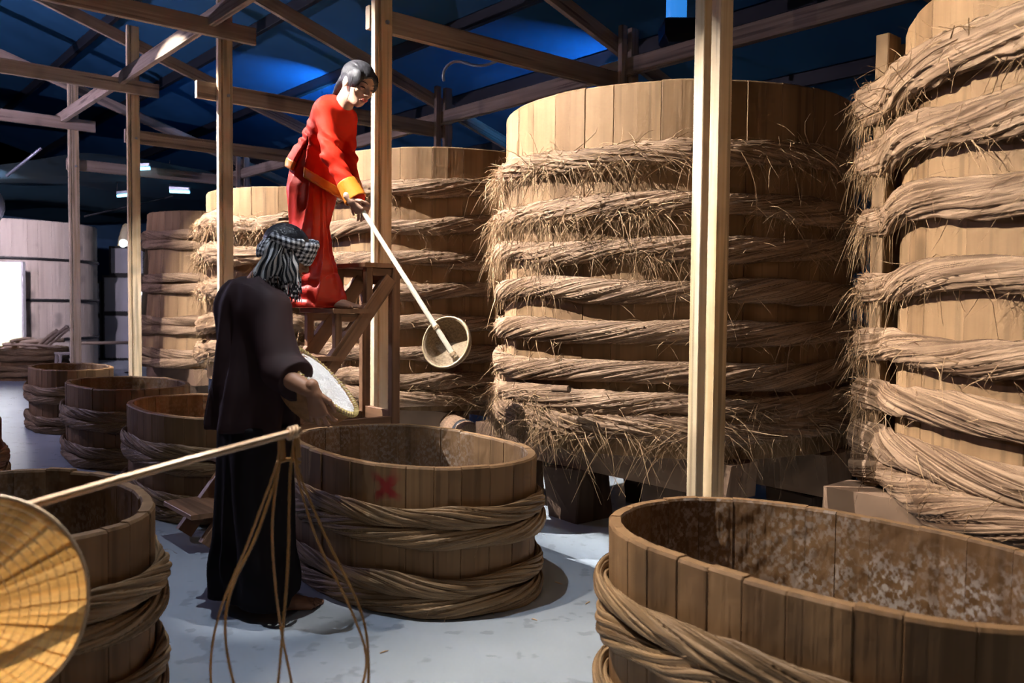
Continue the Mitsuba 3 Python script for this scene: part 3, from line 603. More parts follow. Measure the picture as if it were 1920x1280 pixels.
def foot(ankle, toe_dir, s=1.0, floor=0.0):
    a = A_(*ankle); d = A_(toe_dir[0], toe_dir[1], 0); d /= np.linalg.norm(d); q = np.array([-d[1], d[0], 0]); g = lambda x, y, z: np.array([a[0], a[1], floor]) + d * x * s + q * y * s + Z * z * s
    bn = [(a + Z * 0.03, g(0.0, 0, 0.06), 0.036 * s, 0.036 * s), (g(-0.035, 0, 0.03), g(0.0, 0, 0.045), 0.030 * s, 0.032 * s), (g(0.01, 0, 0.055), g(0.105, 0.004, 0.028), 0.032 * s, 0.020 * s),
          (g(0.0, -0.01, 0.03), g(0.13, -0.026, 0.018), 0.024 * s, 0.016 * s), (g(0.0, 0.01, 0.03), g(0.135, 0.022, 0.018), 0.024 * s, 0.018 * s)]
    out = [bones(bn, 0.004, 0.02, 3)]
    for i in range(5):
        y = 0.030 - i * 0.0155; x = (0.135, 0.136, 0.13, 0.122, 0.110)[i]; l = (0.045, 0.036, 0.03, 0.026, 0.022)[i]; r = (0.0125, 0.009, 0.0085, 0.008, 0.0075)[i]
        out.append(bones([(g(x - 0.02, y, 0.017), g(x + l * 0.5, y * 1.04, 0.016), r * s, r * s), (g(x + l * 0.5, y * 1.04, 0.016), g(x + l, y * 1.05, 0.010), r * s, r * 0.92 * s)], 0.003, 0.004, 2))
    return out
def headmesh(c, x, y, z, s=1.0, h=0.0030, female=True):
    """a head with face: c centre, x right of the face, y the way it looks, z up; about 0.225 m tall before scaling"""
    M = np.array([x, y, z])
    L = lambda a, b, e: c + s * (x * a + y * b + z * e)
    R = lambda *r: np.array(r) * s
    jaw = 0.92 if female else 1.0
    f = su(0.02 * s, ell3(L(0, -0.012, 0.030), M, R(0.074, 0.092, 0.082)), ell3(L(0, 0.030, -0.030), M, R(0.060 * jaw, 0.058, 0.070)), ell3(L(0, 0.048, -0.078), M, R(0.030 * jaw, 0.030, 0.026)))
    f = su(0.016 * s, f, ell3(L(-0.040, 0.050, -0.022), M, R(0.024, 0.024, 0.022)), ell3(L(0.040, 0.050, -0.022), M, R(0.024, 0.024, 0.022)), ell3(L(0, 0.066, 0.024), M, R(0.046, 0.018, 0.018)))
    f = su(0.008 * s, f, cap(L(0, 0.084, 0.012), L(0, 0.100, -0.024), 0.0075 * s, 0.0115 * s), ell3(L(-0.012, 0.090, -0.028), M, R(0.010, 0.011, 0.009)), ell3(L(0.012, 0.090, -0.028), M, R(0.010, 0.011, 0.009)), ell3(L(0, 0.084, -0.055), M, R(0.024, 0.013, 0.013)))
    f = sub_(0.010 * s, f, ell3(L(-0.032, 0.094, 0.006), M, R(0.017, 0.014, 0.010)), ell3(L(0.032, 0.094, 0.006), M, R(0.017, 0.014, 0.010)), ell3(L(0, 0.108, -0.054), M, R(0.022, 0.012, 0.0025)))
    f = su(0.005 * s, f, ell3(L(-0.032, 0.074, 0.006), M, R(0.014, 0.013, 0.012)), ell3(L(0.032, 0.074, 0.006), M, R(0.014, 0.013, 0.012)))
    f = su(0.006 * s, f, ell3(L(-0.076, -0.008, -0.004), M, R(0.009, 0.020, 0.032)), ell3(L(0.076, -0.008, -0.004), M, R(0.009, 0.020, 0.032)))
    f = su(0.022 * s, f, cap(L(0, -0.028, -0.05), L(0, -0.05, -0.16), 0.048 * s, 0.050 * s))
    r = 0.20 * s
    return smooth_mesh(nets(f, c - r, c + r, h), 2)
def face_parts(root, c, x, y, z, s):
    L = lambda a, b, e: c + s * (x * a + y * b + z * e)
    for sx in (-1, 1):
        part(root, 'eye', tube(spline([L(sx * 0.046, 0.076, 0.003), L(sx * 0.034, 0.0885, 0.0055), L(sx * 0.020, 0.085, 0.000)], 9), [0.0012 * s, 0.0024 * s, 0.0033 * s, 0.0036 * s, 0.0036 * s, 0.0036 * s, 0.003 * s, 0.0022 * s, 0.0012 * s], 6), 'dark_hair', True, 'narrow dark eye looking down')
        part(root, 'eyebrow', tube(spline([L(sx * 0.056, 0.066, 0.026), L(sx * 0.036, 0.0815, 0.0315), L(sx * 0.016, 0.0855, 0.026)], 9), [0.0006 * s, 0.0013 * s, 0.0018 * s, 0.002 * s, 0.002 * s, 0.002 * s, 0.0018 * s, 0.0015 * s, 0.001 * s], 6), 'dark_hair', True, 'thin dark eyebrow')
    part(root, 'lip', tube(spline([L(-0.024, 0.088, -0.052), L(-0.010, 0.0965, -0.0505), L(0, 0.0965, -0.0515), L(0.010, 0.0965, -0.0505), L(0.024, 0.088, -0.052)], 13), np.array([0.6, 1.6, 2.6, 3.2, 3.4, 3.2, 3.1, 3.2, 3.4, 3.2, 2.6, 1.6, 0.6]) * 0.001 * s, 6), 'lip_skin', True, 'red upper lip')
    part(root, 'lip', tube(spline([L(-0.022, 0.088, -0.055), L(0, 0.0955, -0.0600), L(0.022, 0.088, -0.055)], 11), np.array([0.6, 1.8, 3.0, 3.8, 4.2, 4.3, 4.2, 3.8, 3.0, 1.8, 0.6]) * 0.001 * s, 6), 'lip_skin', True, 'red lower lip')
plain('skin_pale', (0.44, 0.26, 0.18), 0.5, 0.35)
plain('skin_tan', (0.25, 0.13, 0.08), 0.5, 0.35)
plain('lip_skin', (0.45, 0.09, 0.08), 0.4, 0.4)
def hair_fn(p, n, uv): return mix((0.008, 0.008, 0.010), (0.035, 0.034, 0.038), fbm(p.x * 160, p.y * 60, p.z * 60, 2))
bumped('dark_hair', proc(hair_fn), proc(lambda p, n, uv: fbm(p.x * 260 + p.z * 50, p.y * 260, p.z * 60, 2), 1e-3), 0.004, 0.30, 0.3)
def weave(p, n, uv): return noise(p.x * 420, p.y * 420, p.z * 420)
H_WEAVE = proc(weave, 6e-4)
bumped('dark_cloth', proc(lambda p, n, uv: mix((0.016, 0.0075, 0.0085), (0.030, 0.014, 0.016), fbm(p.x * 14, p.y * 14, p.z * 3, 3))), H_WEAVE, 0.0006, 0.75, 0.25)
plain('trouser_cloth', (0.007, 0.005, 0.006), 0.8, 0.2)
plain('red_crepe', (0.52, 0.020, 0.007), 0.7, 0.15)
plain('red_satin', (0.48, 0.017, 0.006), 0.36, 0.45)
plain('orange_satin', (0.62, 0.19, 0.02), 0.35, 0.5)

# ------------------------------------------------------------------ the man in dark clothes tipping a basket of rice
man = thing('person', 'man in loose dark brown clothes and a checked headscarf holding a basket of rice', 'person')
F = A_(0.85, 0.53, 0); Rt = A_(0.53, -0.85, 0)
hip = A_(-1.045, 3.47, 0.80)
chest = A_(-1.05, 3.475, 1.14)
neck0 = A_(-1.01, 3.48, 1.315)
hc = A_(-0.925, 3.49, 1.452)
rs, ls = A_(-0.955, 3.335, 1.225), A_(-1.115, 3.625, 1.235)
re_, le = A_(-0.885, 3.240, 0.985), A_(-1.02, 3.67, 1.00)
rw = A_(-0.745, 3.170, 0.925)
BC = A_(-0.752, 3.385, 0.945); BN = A_(0.71, -0.03, 0.70); BN /= np.linalg.norm(BN)
hy = A_(0.90, 0.12, -0.42); hy /= np.linalg.norm(hy); hx = np.cross(hy, Z); hx /= np.linalg.norm(hx); hz = np.cross(hx, hy)
def head_dir(): return hx, hy, hz
lw = BC + A_(-0.20, 0.115, 0.095)
body = bones([(hip, chest, 0.105, 0.115), (chest, neck0 - Z * 0.05, 0.115, 0.06), (neck0 - Z * 0.03, hc - hy * 0.03 - hz * 0.06, 0.052, 0.05), (chest + Rt * 0.06 + Z * 0.06, rs, 0.075, 0.055), (chest - Rt * 0.06 + Z * 0.06, ls, 0.075, 0.055),
              (rs, re_, 0.050, 0.042), (re_, rw, 0.043, 0.028), (ls, le, 0.050, 0.042), (le, lw, 0.043, 0.028),
              (hip + Rt * 0.08, hip + Rt * 0.09 - Z * 0.36 + F * 0.02, 0.085, 0.060), (hip + Rt * 0.09 - Z * 0.36 + F * 0.02, hip + Rt * 0.09 - Z * 0.71 + F * 0.02, 0.055, 0.038),
              (hip - Rt * 0.08, hip - Rt * 0.09 - Z * 0.36, 0.085, 0.060), (hip - Rt * 0.09 - Z * 0.36, hip - Rt * 0.09 - Z * 0.71 - F * 0.02, 0.055, 0.038)], 0.009, 0.03, 4, 0.05)
rfa = hip + Rt * 0.09 + F * 0.06; lfa = hip - Rt * 0.06 + F * 0.01
# right hand: back to the camera, fingers pointing down over the outside of the basket
pd = A_(0.30, 0.02, -0.92)
rh = hand(rw + A_(0.008, 0.0, -0.006), A_(0.22, 0.08, -0.97), A_(0.02, -0.99, -0.10), -1, [0.55, 0.55, 0.58, 0.62], 0.20, 0.95, 0.5, fan=(0.1, 0.0, -0.1, -0.2))
lh = hand(lw + A_(0.01, -0.01, 0.0), A_(0.75, -0.45, 0.10), A_(-0.1, 0.35, 0.93), 1, [0.5, 0.5, 0.5, 0.5], 0.2, 0.97, 0.8)
head = headmesh(hc, hx, hy, hz, 1.0, 0.0035, False)
mb = united([body, head] + rh + lh + foot([rfa[0], rfa[1], 0.07], F + 0.25 * Rt, 1.0) + foot([lfa[0], lfa[1], 0.07], F, 1.0))
part(man, 'body', mb, 'skin_tan', True)
face_parts(man, hc, hx, hy, hz, 1.0)
# tunic
def fold(freq, amp, c, low=0.9):
    def g(p):
        a = np.arctan2(p[:, 1] - c[1], p[:, 0] - c[0]); k = np.clip((low - p[:, 2]) / 0.5, 0, 1)
        w = np.sin(a * freq + 3.0 * np.sin(p[:, 2] * 3.1) + 2 * np.sin(a * 2)) * amp * (0.25 + k)
        return w + (meshkit.noise(p * [9, 9, 4], 4) - 0.5) * amp * 1.6
    return g
tor = su(0.06, ecap(chest + Z * 0.055 - F * 0.01, hip - Z * 0.02 - F * 0.015, 0.175, 0.188, F, 0.78), ecap(chest + Z * 0.09 + Rt * 0.02, neck0 - Z * 0.055, 0.150, 0.070, F, 0.8), cap(rs + A_(-0.01, 0.02, -0.005), ls + A_(0.01, -0.02, -0.005), 0.072),
         ecap(hip + Z * 0.06 - F * 0.01, hip - Z * 0.18 - F * 0.015, 0.178, 0.215, F, 0.86))
slv = su(0.03, cap(rs, re_ + (re_ - rs) * 0.02, 0.070, 0.078), cap(re_ + A_(0, 0, 0.0), re_ + (rw - re_) * 0.30, 0.076, 0.076))
slv2 = su(0.03, cap(ls, le, 0.070, 0.078), cap(le, le + (lw - le) * 0.35, 0.076, 0.076))
dr_ = (rw - re_) / np.linalg.norm(rw - re_); dl_ = (lw - le) / np.linalg.norm(lw - le)
slv = sub_(0, slv, lambda p: -half(re_ + dr_ * 0.075, dr_ + A_(0, 0, 0.1))(p)); slv2 = sub_(0, slv2, lambda p: -half(le + dl_ * 0.09, dl_)(p))
tun = su(0.035, tor, slv, slv2)
tun = disp(tun, fold(9, 0.017, hip, 1.22))
def crease(p):
    # vertical folds falling from the shoulder blades and a deep crease where the sleeve is set in
    s = (p - chest) @ Rt; back = (p - chest) @ F
    f1 = 0.024 * np.exp(-((s - 0.075 - 0.05 * (1.2 - p[:, 2])) / 0.018) ** 2) * np.clip((1.28 - p[:, 2]) / 0.1, 0, 1) * np.clip((p[:, 2] - 0.72) / 0.3, 0, 1)
    f2 = 0.020 * np.exp(-((s + 0.045 + 0.06 * (1.2 - p[:, 2])) / 0.02) ** 2) * np.clip((1.25 - p[:, 2]) / 0.15, 0, 1)
    f3 = 0.016 * np.exp(-((s - 0.012) / 0.015) ** 2) * np.clip((1.05 - p[:, 2]) / 0.2, 0, 1)
    return np.where(back < 0.05, f1 + f2 + f3, 0)
tun = disp(tun, crease)
hem = half(hip - Z * 0.055 + Rt * 0, A_(0.0, 0.0, -1.0)); tun = sub_(0.006, tun, lambda p: -hem(p))
tun = sub_(0.02, tun, cap(neck0 + Z * 0.01, neck0 + Z * 0.2, 0.064, 0.13))
tunm = smooth_mesh(nets(tun, A_(-1.38, 3.05, 0.70), A_(-0.66, 3.90, 1.36), 0.0065), 4)
part(man, 'tunic', tunm, 'dark_cloth', True, 'dark brown collarless tunic with wide sleeves')
trs = su(0.05, cap(hip + Rt * 0.075 + Z * 0.02, A_(*(hip + Rt * 0.085 + F * 0.02)[:2], 0.16), 0.125, 0.118), cap(hip - Rt * 0.075 + Z * 0.02, A_(*(hip - Rt * 0.085 - F * 0.02)[:2], 0.16), 0.125, 0.128),
         cap(A_(*(hip - Rt * 0.085 - F * 0.02)[:2], 0.16), A_(*(hip - Rt * 0.10 - F * 0.03)[:2], 0.02), 0.128, 0.130), cap(A_(*(hip + Rt * 0.085 + F * 0.02)[:2], 0.16), A_(*(hip + Rt * 0.09 + F * 0.01)[:2], 0.02), 0.118, 0.118))
trs = disp(trs, fold(7, 0.009, hip, 0.7)); trs = sub_(0.004, trs, lambda p: -half(A_(0, 0, 0.035), A_(0, 0, -1))(p)); trs = sub_(0, trs, half(hip - Z * 0.035, A_(0, 0, -1)))
trs = sub_(0.01, trs, ell3(A_(*(rfa + F * 0.09)[:2], 0.0), np.eye(3), (0.10, 0.10, 0.10)))
part(man, 'trousers', smooth_mesh(nets(trs, A_(-1.36, 3.12, 0.0), A_(-0.72, 3.82, 0.86), 0.008), 4), 'trouser_cloth', True, 'wide black trousers')
hr = su(0.02, ell3(hc - hy * 0.014 + hz * 0.036, np.array([hx, hy, hz]), (0.080, 0.096, 0.085)))
part(man, 'hair', smooth_mesh(nets(hr, hc - 0.16, hc + 0.16, 0.005), 2), 'dark_hair', True, 'short black hair showing above the scarf')
def check_fn(p, n, uv):
    a = dr.select(uv.x - dr.floor(uv.x) < 0.5, 1.0, 0.0); b = dr.select(uv.y - dr.floor(uv.y) < 0.5, 1.0, 0.0)
    k = (a + b) * 0.5; k = dr.select(k > 0.9, 1.0, dr.select(k < 0.1, 0.0, 0.30))
    return mix((0.012, 0.014, 0.022), (0.66, 0.68, 0.72), k)
def stripe_fn(p, n, uv):
    f = uv.x + 0.15 * (noise(uv.x * 0.7, uv.y * 1.5) - 0.5); f = f - dr.floor(f)
    return mix((0.035, 0.045, 0.06), (0.66, 0.70, 0.74), smoothstep(0.40, 0.5, f) * (1 - smoothstep(0.92, 1.0, f)))
bumped('check_cloth', proc(check_fn), H_WEAVE, 0.0005, 0.8, 0.2)
def check3(p, n, uv):
    x = (p.x + 0.35 * p.y) * 48; y = (p.z + 0.3 * p.x) * 48
    a = dr.select(x - dr.floor(x) < 0.5, 1.0, 0.0); b = dr.select(y - dr.floor(y) < 0.5, 1.0, 0.0); k = (a + b) * 0.5
    return mix((0.012, 0.014, 0.022), (0.66, 0.68, 0.72), dr.select(k > 0.9, 1.0, dr.select(k < 0.1, 0.0, 0.30)))
bumped('check_solid', proc(check3), H_WEAVE, 0.0005, 0.8, 0.2)
bumped('stripe_cloth', proc(stripe_fn), H_WEAVE, 0.0005, 0.8, 0.2)
def band(c, x, y, z, rx, ry, h, th, zc, tilt, lumps, seed, cells, cross=0.0, nu=120, nv=14):
    """a wound cloth band around the head"""
    ph = np.linspace(0, 2 * np.pi, nu); q = np.linspace(0, 2 * np.pi, nv); v, uv = [], []
    for a in ph:
        lump = 1 + lumps * math.sin(5 * a + seed) + 0.6 * lumps * math.sin(11 * a + 2 * seed)
        e = x * math.cos(a) * rx + y * math.sin(a) * ry; o = c + e + z * (zc + tilt * math.sin(a) + cross * math.sin(2 * a + seed)); en = e / np.linalg.norm(e)
        for b in q:
            wr = 1 + 0.10 * math.sin(4 * b + 3 * a)
            v.append(o + en * math.cos(b) * th * lump * wr + z * math.sin(b) * h * 0.5 * lump); uv.append((a / (2 * np.pi) * cells, (math.sin(b) * 0.5 + 0.5) * h / 0.0195 + 0.4 * math.sin(a * 2 + seed)))
    i, j = np.meshgrid(np.arange(nu - 1), np.arange(nv - 1), indexing='ij'); g = lambda a, b: a * nv + b
    f = np.vstack([np.stack([g(i, j), g(i + 1, j), g(i + 1, j + 1)], -1).reshape(-1, 3), np.stack([g(i, j), g(i + 1, j + 1), g(i, j + 1)], -1).reshape(-1, 3)])
    return trimesh.Trimesh(np.array(v), f, process=False), np.array(uv)
scarf = None
m, uv = band(hc, hx, hy, hz, 0.084, 0.099, 0.080, 0.012, 0.008, 0.026, 0.09, 1.0, 30)
scarf = part(man, 'headscarf', m, 'check_cloth', True, 'black and white checked headscarf wound around the head', uv=uv)
m, uv = band(hc, hx, hy, hz, 0.085, 0.098, 0.058, 0.014, 0.030, 0.046, 0.12, 2.6, 30, 0.012)
part(scarf, 'upper_fold', m, 'check_cloth', True, uv=uv)
# two striped scarf ends gathered at the knot and hanging over the near side of the head
tc = CAM - hc; tc = A_(tc[0], tc[1], 0); tc /= np.linalg.norm(tc); tx = A_(-tc[1], tc[0], 0)      # tx: to the right as seen from the photograph's side
if tx[0] < 0: tx = -tx
def tail(x0, x1, w0, w1, z0, z1, out0, out1, pleats, seed, n=46, k=22):
    v, uv = [], []
    for j in range(k):
        t = j / (k - 1); w = w0 + (w1 - w0) * t ** 0.7; xc = x0 + (x1 - x0) * t; zz = z0 + (z1 - z0) * t
        ou = out0 + (out1 - out0) * t + 0.022 * math.sin(min(1, t * 1.4) * math.pi)
        for i in range(n):
            s = i / (n - 1) - 0.5
            pl = math.sin(s * pleats * 6.283 + seed + 0.8 * math.sin(3 * t + seed)) * 0.0075 * (0.5 + 0.6 * t)
            v.append(hc + tx * (xc + s * w + 0.004 * math.sin(9 * t + s * 7)) + tc * (ou + pl - 0.10 * s * s * w / 0.1) + Z * (zz - 0.012 * math.cos(s * 5) + 0.010 * math.sin(s * 9 + seed) * t)); uv.append((s * pleats * 1.5 + seed, t * 4))
    f = [(a * n + b, a * n + b + 1, (a + 1) * n + b + 1) for a in range(k - 1) for b in range(n - 1)] + [(a * n + b, (a + 1) * n + b + 1, (a + 1) * n + b) for a in range(k - 1) for b in range(n - 1)]
    v = np.array(v); m = trimesh.Trimesh(v, np.array(f), process=False)
    return m, np.array(uv), v[-n:]
for q, (x0, x1, w0, w1, z0, z1, o0, o1, pl, sd) in enumerate([(-0.020, -0.062, 0.060, 0.125, 0.050, -0.095, 0.100, 0.090, 4, 0.4), (0.008, 0.022, 0.045, 0.075, 0.010, -0.115, 0.106, 0.098, 3, 2.1)]):
    m, uv, edge = tail(x0, x1, w0, w1, z0, z1, o0, o1, pl, sd)
    tk = part(scarf, 'scarf_end', m, 'stripe_cloth', True, ['striped scarf end hanging towards the back', 'striped scarf end hanging beside the cheek'][q], uv=uv)
    rng = np.random.default_rng(60 + q); fr = []
    for i in range(0, len(edge)):
        for rep in range(2):
            p0 = edge[i] + rng.normal(0, 0.002, 3); l = rng.uniform(0.035, 0.068); dx = rng.normal(0, 0.12, 3)
            fr.append(tube([p0 + Z * 0.006, p0 - Z * l * 0.3 + dx * l * 0.3, p0 - Z * l * 0.65 + dx * l * 0.4, p0 - Z * l + dx * l], [0.0010, 0.0018, 0.0014, 0.0022], 5))
    k = part(man, 'scarf_tassels', cat(fr), 'tassel_yarn', True, 'knotted tassels along the end of the scarf', kind='stuff')
plain('tassel_yarn', proc(lambda p, n, uv: mix((0.02, 0.02, 0.026), (0.50, 0.50, 0.52), smoothstep(0.5, 0.6, noise(p.x * 160, p.y * 160, p.z * 110)))), 0.8, 0.2)
part(scarf, 'knot', smooth_mesh(nets(su(0.02, cap(hc + tc * 0.10 - tx * 0.045 + Z * 0.062, hc + tc * 0.112 + tx * 0.012 + Z * 0.035, 0.019, 0.019), cap(hc + tc * 0.112 + tx * 0.012 + Z * 0.035, hc + tc * 0.095 + tx * 0.06 + Z * 0.040, 0.018, 0.016)), hc - 0.2, hc + 0.2, 0.005), 2), 'check_solid', True, uv=None)

# the basket of rice he tips
BX = np.cross(A_(0, 0, 1.0), BN); BX /= np.linalg.norm(BX); BY = np.cross(BN, BX)
MB = frame(BC, BX, BY, BN)
bk = thing('rice_basket', 'shallow round bamboo basket heaped with white rice, tilted over the tub', 'basket')
prof = [(0.001, -0.160), (0.05, -0.158), (0.095, -0.143), (0.135, -0.112), (0.165, -0.066), (0.180, -0.018), (0.183, 0.0), (0.178, 0.002), (0.174, -0.018), (0.159, -0.064), (0.130, -0.106), (0.092, -0.136), (0.05, -0.151), (0.001, -0.153)]
def basket_fn(p, n, uv):
    k = fbm(p.x * 60, p.y * 60, p.z * 60, 2); a = dr.sin(uv.x * 90) * dr.sin(uv.y * 130)
    return mix((0.16, 0.075, 0.03), (0.34, 0.18, 0.075), dr.clip(k * 0.7 + a * 0.3 + 0.1, 0, 1))
def weave_shell(prof, n, M, amp, waves):
    """a woven bowl: rows of the lathe profile ripple in and out around it"""
    pr = spline(np.c_[np.asarray(prof), np.zeros(len(prof))], 40)[:, :2]; a = np.linspace(0, 2 * np.pi, n + 1); v, uv = [], []
    for j, (r, z) in enumerate(pr):
        for i in range(n + 1):
            rr = r * (1 + amp * math.sin(waves * a[i] + math.pi * (j % 2))); v.append((rr * math.cos(a[i]), rr * math.sin(a[i]), z)); uv.append((a[i], j * 0.2))
    g = lambda j, i: j * (n + 1) + i
    f = [(g(j, i), g(j, i + 1), g(j + 1, i + 1)) for j in range(39) for i in range(n)] + [(g(j, i), g(j + 1, i + 1), g(j + 1, i)) for j in range(39) for i in range(n)]
    m = trimesh.Trimesh(np.array(v), np.array(f), process=False); m.apply_transform(M)
    return m, np.array(uv)
plain('dark_bamboo', proc(basket_fn), 0.5, 0.4)
m, uv = weave_shell(prof, 120, MB, 0.008, 30); part(bk, 'bowl', m, 'dark_bamboo', True, uv=uv)
ang = np.linspace(0, 2 * np.pi, 97); ring = np.stack([0.184 * np.cos(ang), 0.184 * np.sin(ang), 0 * ang], -1)
rim = part(bk, 'rim', moved(tube(ring, 0.0075, 8, False), MB), 'bamboo_pale', True, 'pale bamboo rim')
lash = []
for a in np.linspace(0, 2 * np.pi, 66)[:-1]:
    o = np.array([0.184 * math.cos(a), 0.184 * math.sin(a), 0]); e = o / 0.184; t = np.array([-e[1], e[0], 0]); q = np.linspace(0, 2 * np.pi, 9)
    lash.append(tube(o + np.outer(np.cos(q) * 0.0095, e) + np.outer(np.sin(q) * 0.0095, [0, 0, 1]) + np.outer(np.linspace(-0.003, 0.003, 9), t), 0.0024, 4))
part(rim, 'lashing', moved(cat(lash), MB), 'bamboo_yellow', True, 'yellow cane lashing around the rim', kind='stuff')
def bamboo_fn(a, b): return lambda p, n, uv: mix(a, b, fbm(p.x * 40, p.y * 40, p.z * 40, 3))
plain('bamboo_pale', proc(bamboo_fn((0.32, 0.22, 0.12), (0.52, 0.40, 0.25))), 0.45, 0.4)
plain('bamboo_yellow', proc(bamboo_fn((0.45, 0.36, 0.12), (0.70, 0.58, 0.25))), 0.45, 0.4)
plain('rice_grain', (0.86, 0.86, 0.85), 0.6, 0.3)
rng = np.random.default_rng(9)
g = np.linspace(-1, 1, 34); hv, hf = [], []
rr_ = [0.0] + list(np.linspace(0.12, 1, 10)); hv = [(0, 0, 0.012)]
for r in rr_[1:]:
    for a in np.linspace(0, 2 * np.pi, 49)[:-1]: hv.append((0.172 * r * math.cos(a), 0.172 * r * math.sin(a), 0.014 * (1 - r ** 2) - 0.006 + 0.004 * math.sin(7 * r + 3 * a)))
hf = [(0, 1 + i, 1 + (i + 1) % 48) for i in range(48)]
for j in range(9):
    for i in range(48): a, b = 1 + j * 48 + i, 1 + j * 48 + (i + 1) % 48; hf += [(a, a + 48, b + 48), (a, b + 48, b)]
heap = trimesh.Trimesh(np.array(hv), np.array(hf), process=False)
grain = trimesh.creation.icosphere(subdivisions=0); grain.apply_scale([0.0042, 0.0016, 0.0016])
gs = []
for i in range(5200):
    r, a = 0.170 * math.sqrt(rng.random()), rng.uniform(0, 6.283); z = 0.014 * (1 - (r / 0.172) ** 2) - 0.004 + 0.004 * math.sin(7 * r / 0.172 + 3 * a) + rng.uniform(0, 0.003)
    M = trimesh.transformations.euler_matrix(rng.uniform(-0.6, 0.6), rng.uniform(-0.6, 0.6), rng.uniform(0, 6.28)); M[:3, 3] = (r * math.cos(a), r * math.sin(a), z); gs.append((grain.vertices @ M[:3, :3].T + M[:3, 3]))
gv = np.vstack(gs); gf = (grain.faces[None] + (np.arange(len(gs)) * len(grain.vertices))[:, None, None]).reshape(-1, 3)
solo('rice', moved(trimesh.util.concatenate([heap, trimesh.Trimesh(gv, gf, process=False)]), MB), 'rice_grain', 'white rice filling the tilted bamboo basket', 'rice', kind='stuff')

# ------------------------------------------------------------------ the woman in red on the step ladder
wom = thing('person', 'woman in a red tunic and red satin trousers bending on the step ladder', 'person')
WY = 4.93
def W(px, py, dy=0.0):      # scale of the figure: 1 pixel of the photograph is Y/1600 m at its distance
    y = WY + dy; return A_((px - 960) / 1600 * y, y, 1.25 + (573 - py) / 1600 * y)
FW = A_(0.95, -0.30, 0); RW = A_(-0.30, -0.95, 0)
wh = A_(-1.155, 4.95, 2.00); wsp = A_(-1.09, 4.945, 2.20); wch = A_(-1.04, 4.915, 2.305); wnk = A_(-0.945, 4.865, 2.405); whc = A_(-0.872, 4.80, 2.470)
wrs, wls = A_(-1.055, 4.775, 2.310), A_(-0.975, 5.04, 2.335)
wre, wle = A_(-0.990, 4.68, 2.050), A_(-0.96, 4.96, 2.07)
wrw, wlw = A_(-0.858, 4.65, 1.825), A_(-0.89, 4.79, 1.852)
yy = A_(0.72, -0.52, -0.46); yy /= np.linalg.norm(yy); xx = np.cross(yy, A_(0.10, 0, 1)); xx /= np.linalg.norm(xx); zz = np.cross(xx, yy)
TREAD = 1.225
wra, wla = A_(-1.02, 4.80, TREAD + 0.07), A_(-1.17, 4.99, TREAD + 0.07)
wb = bones([(wh, wsp, 0.082, 0.080), (wsp, wch, 0.085, 0.092), (wch, wnk, 0.075, 0.045), (wnk, whc - yy * 0.03 - zz * 0.06, 0.043, 0.042), (wch, wrs, 0.07, 0.045), (wch, wls, 0.07, 0.045),
            (wrs, wre, 0.040, 0.033), (wre, wrw, 0.033, 0.022), (wls, wle, 0.040, 0.033), (wle, wlw, 0.033, 0.022),
            (wh + RW * 0.05 - Z * 0.04, A_(-1.15, 4.85, 1.62), 0.062, 0.052), (A_(-1.15, 4.85, 1.62), wra, 0.050, 0.032), (wh - RW * 0.05 - Z * 0.04, A_(-1.19, 4.99, 1.62), 0.062, 0.052), (A_(-1.19, 4.99, 1.62), wla, 0.050, 0.032)], 0.009, 0.03, 4, 0.05)
HD0, HD1 = A_(-0.835, 4.63, 1.790), A_(-0.300, 4.50, 0.975)          # the scoop's handle
hd = (HD1 - HD0) / np.linalg.norm(HD1 - HD0)
HG = HD0 + hd * 0.05
whr = hand(HG - hd * 0.028 + A_(-0.052, -0.012, 0.040), A_(0.62, 0.12, -0.76), A_(-0.45, -0.75, -0.35), -1, [1.05, 1.1, 1.12, 1.15], 0.05, 0.88, 0.9)
whl = hand(HG - hd * 0.03 + A_(-0.03, 0.085, 0.035), A_(0.45, -0.75, -0.45), A_(-0.3, 0.35, 0.85), 1, [0.9, 0.95, 1.0, 1.0], 0.05, 0.88, 0.9)
wmesh = united([wb, headmesh(whc, xx, yy, zz, 1.06, 0.0032, True)] + whr + whl + [bones([(wrw, HG - hd * 0.028 + A_(-0.060, -0.012, 0.048), 0.023, 0.022)], 0.004, 0.01, 2), bones([(wlw, HG - hd * 0.03 + A_(-0.035, 0.09, 0.04), 0.023, 0.022)], 0.004, 0.01, 2)]
               + foot(wra, A_(0.96, -0.25), 0.92, TREAD) + foot(wla, A_(0.96, -0.1), 0.92, TREAD))
part(wom, 'body', wmesh, 'skin_pale', True)
face_parts(wom, whc, xx, yy, zz, 1.06)
# hair: parted, combed back into a low tail
Mh = np.array([xx, yy, zz])
HS = 1.07
Lh = lambda a, b, e: whc + HS * (xx * a + yy * b + zz * e)
ell_h = lambda c, M, r: ell3(c, M, tuple(HS * q for q in r))
hairf = su(0.018, ell_h(Lh(0, -0.016, 0.036), Mh, (0.082, 0.098, 0.085)), ell_h(Lh(-0.062, 0.028, 0.030), Mh, (0.022, 0.045, 0.050)), ell_h(Lh(0.062, 0.028, 0.030), Mh, (0.022, 0.045, 0.050)))
hairf = sub_(0.012, hairf, ell_h(Lh(0, 0.105, -0.018), Mh, (0.062, 0.072, 0.082)), ell_h(Lh(0, 0.06, -0.08), Mh, (0.08, 0.10, 0.05)))
hairf = sub_(0.004, hairf, ell_h(Lh(-0.005, 0.05, 0.128), Mh, (0.003, 0.09, 0.016)))
tl = spline([Lh(0, -0.085, -0.005), Lh(-0.005, -0.125, -0.035), Lh(-0.02, -0.150, -0.085), Lh(-0.03, -0.175, -0.14)], 9)
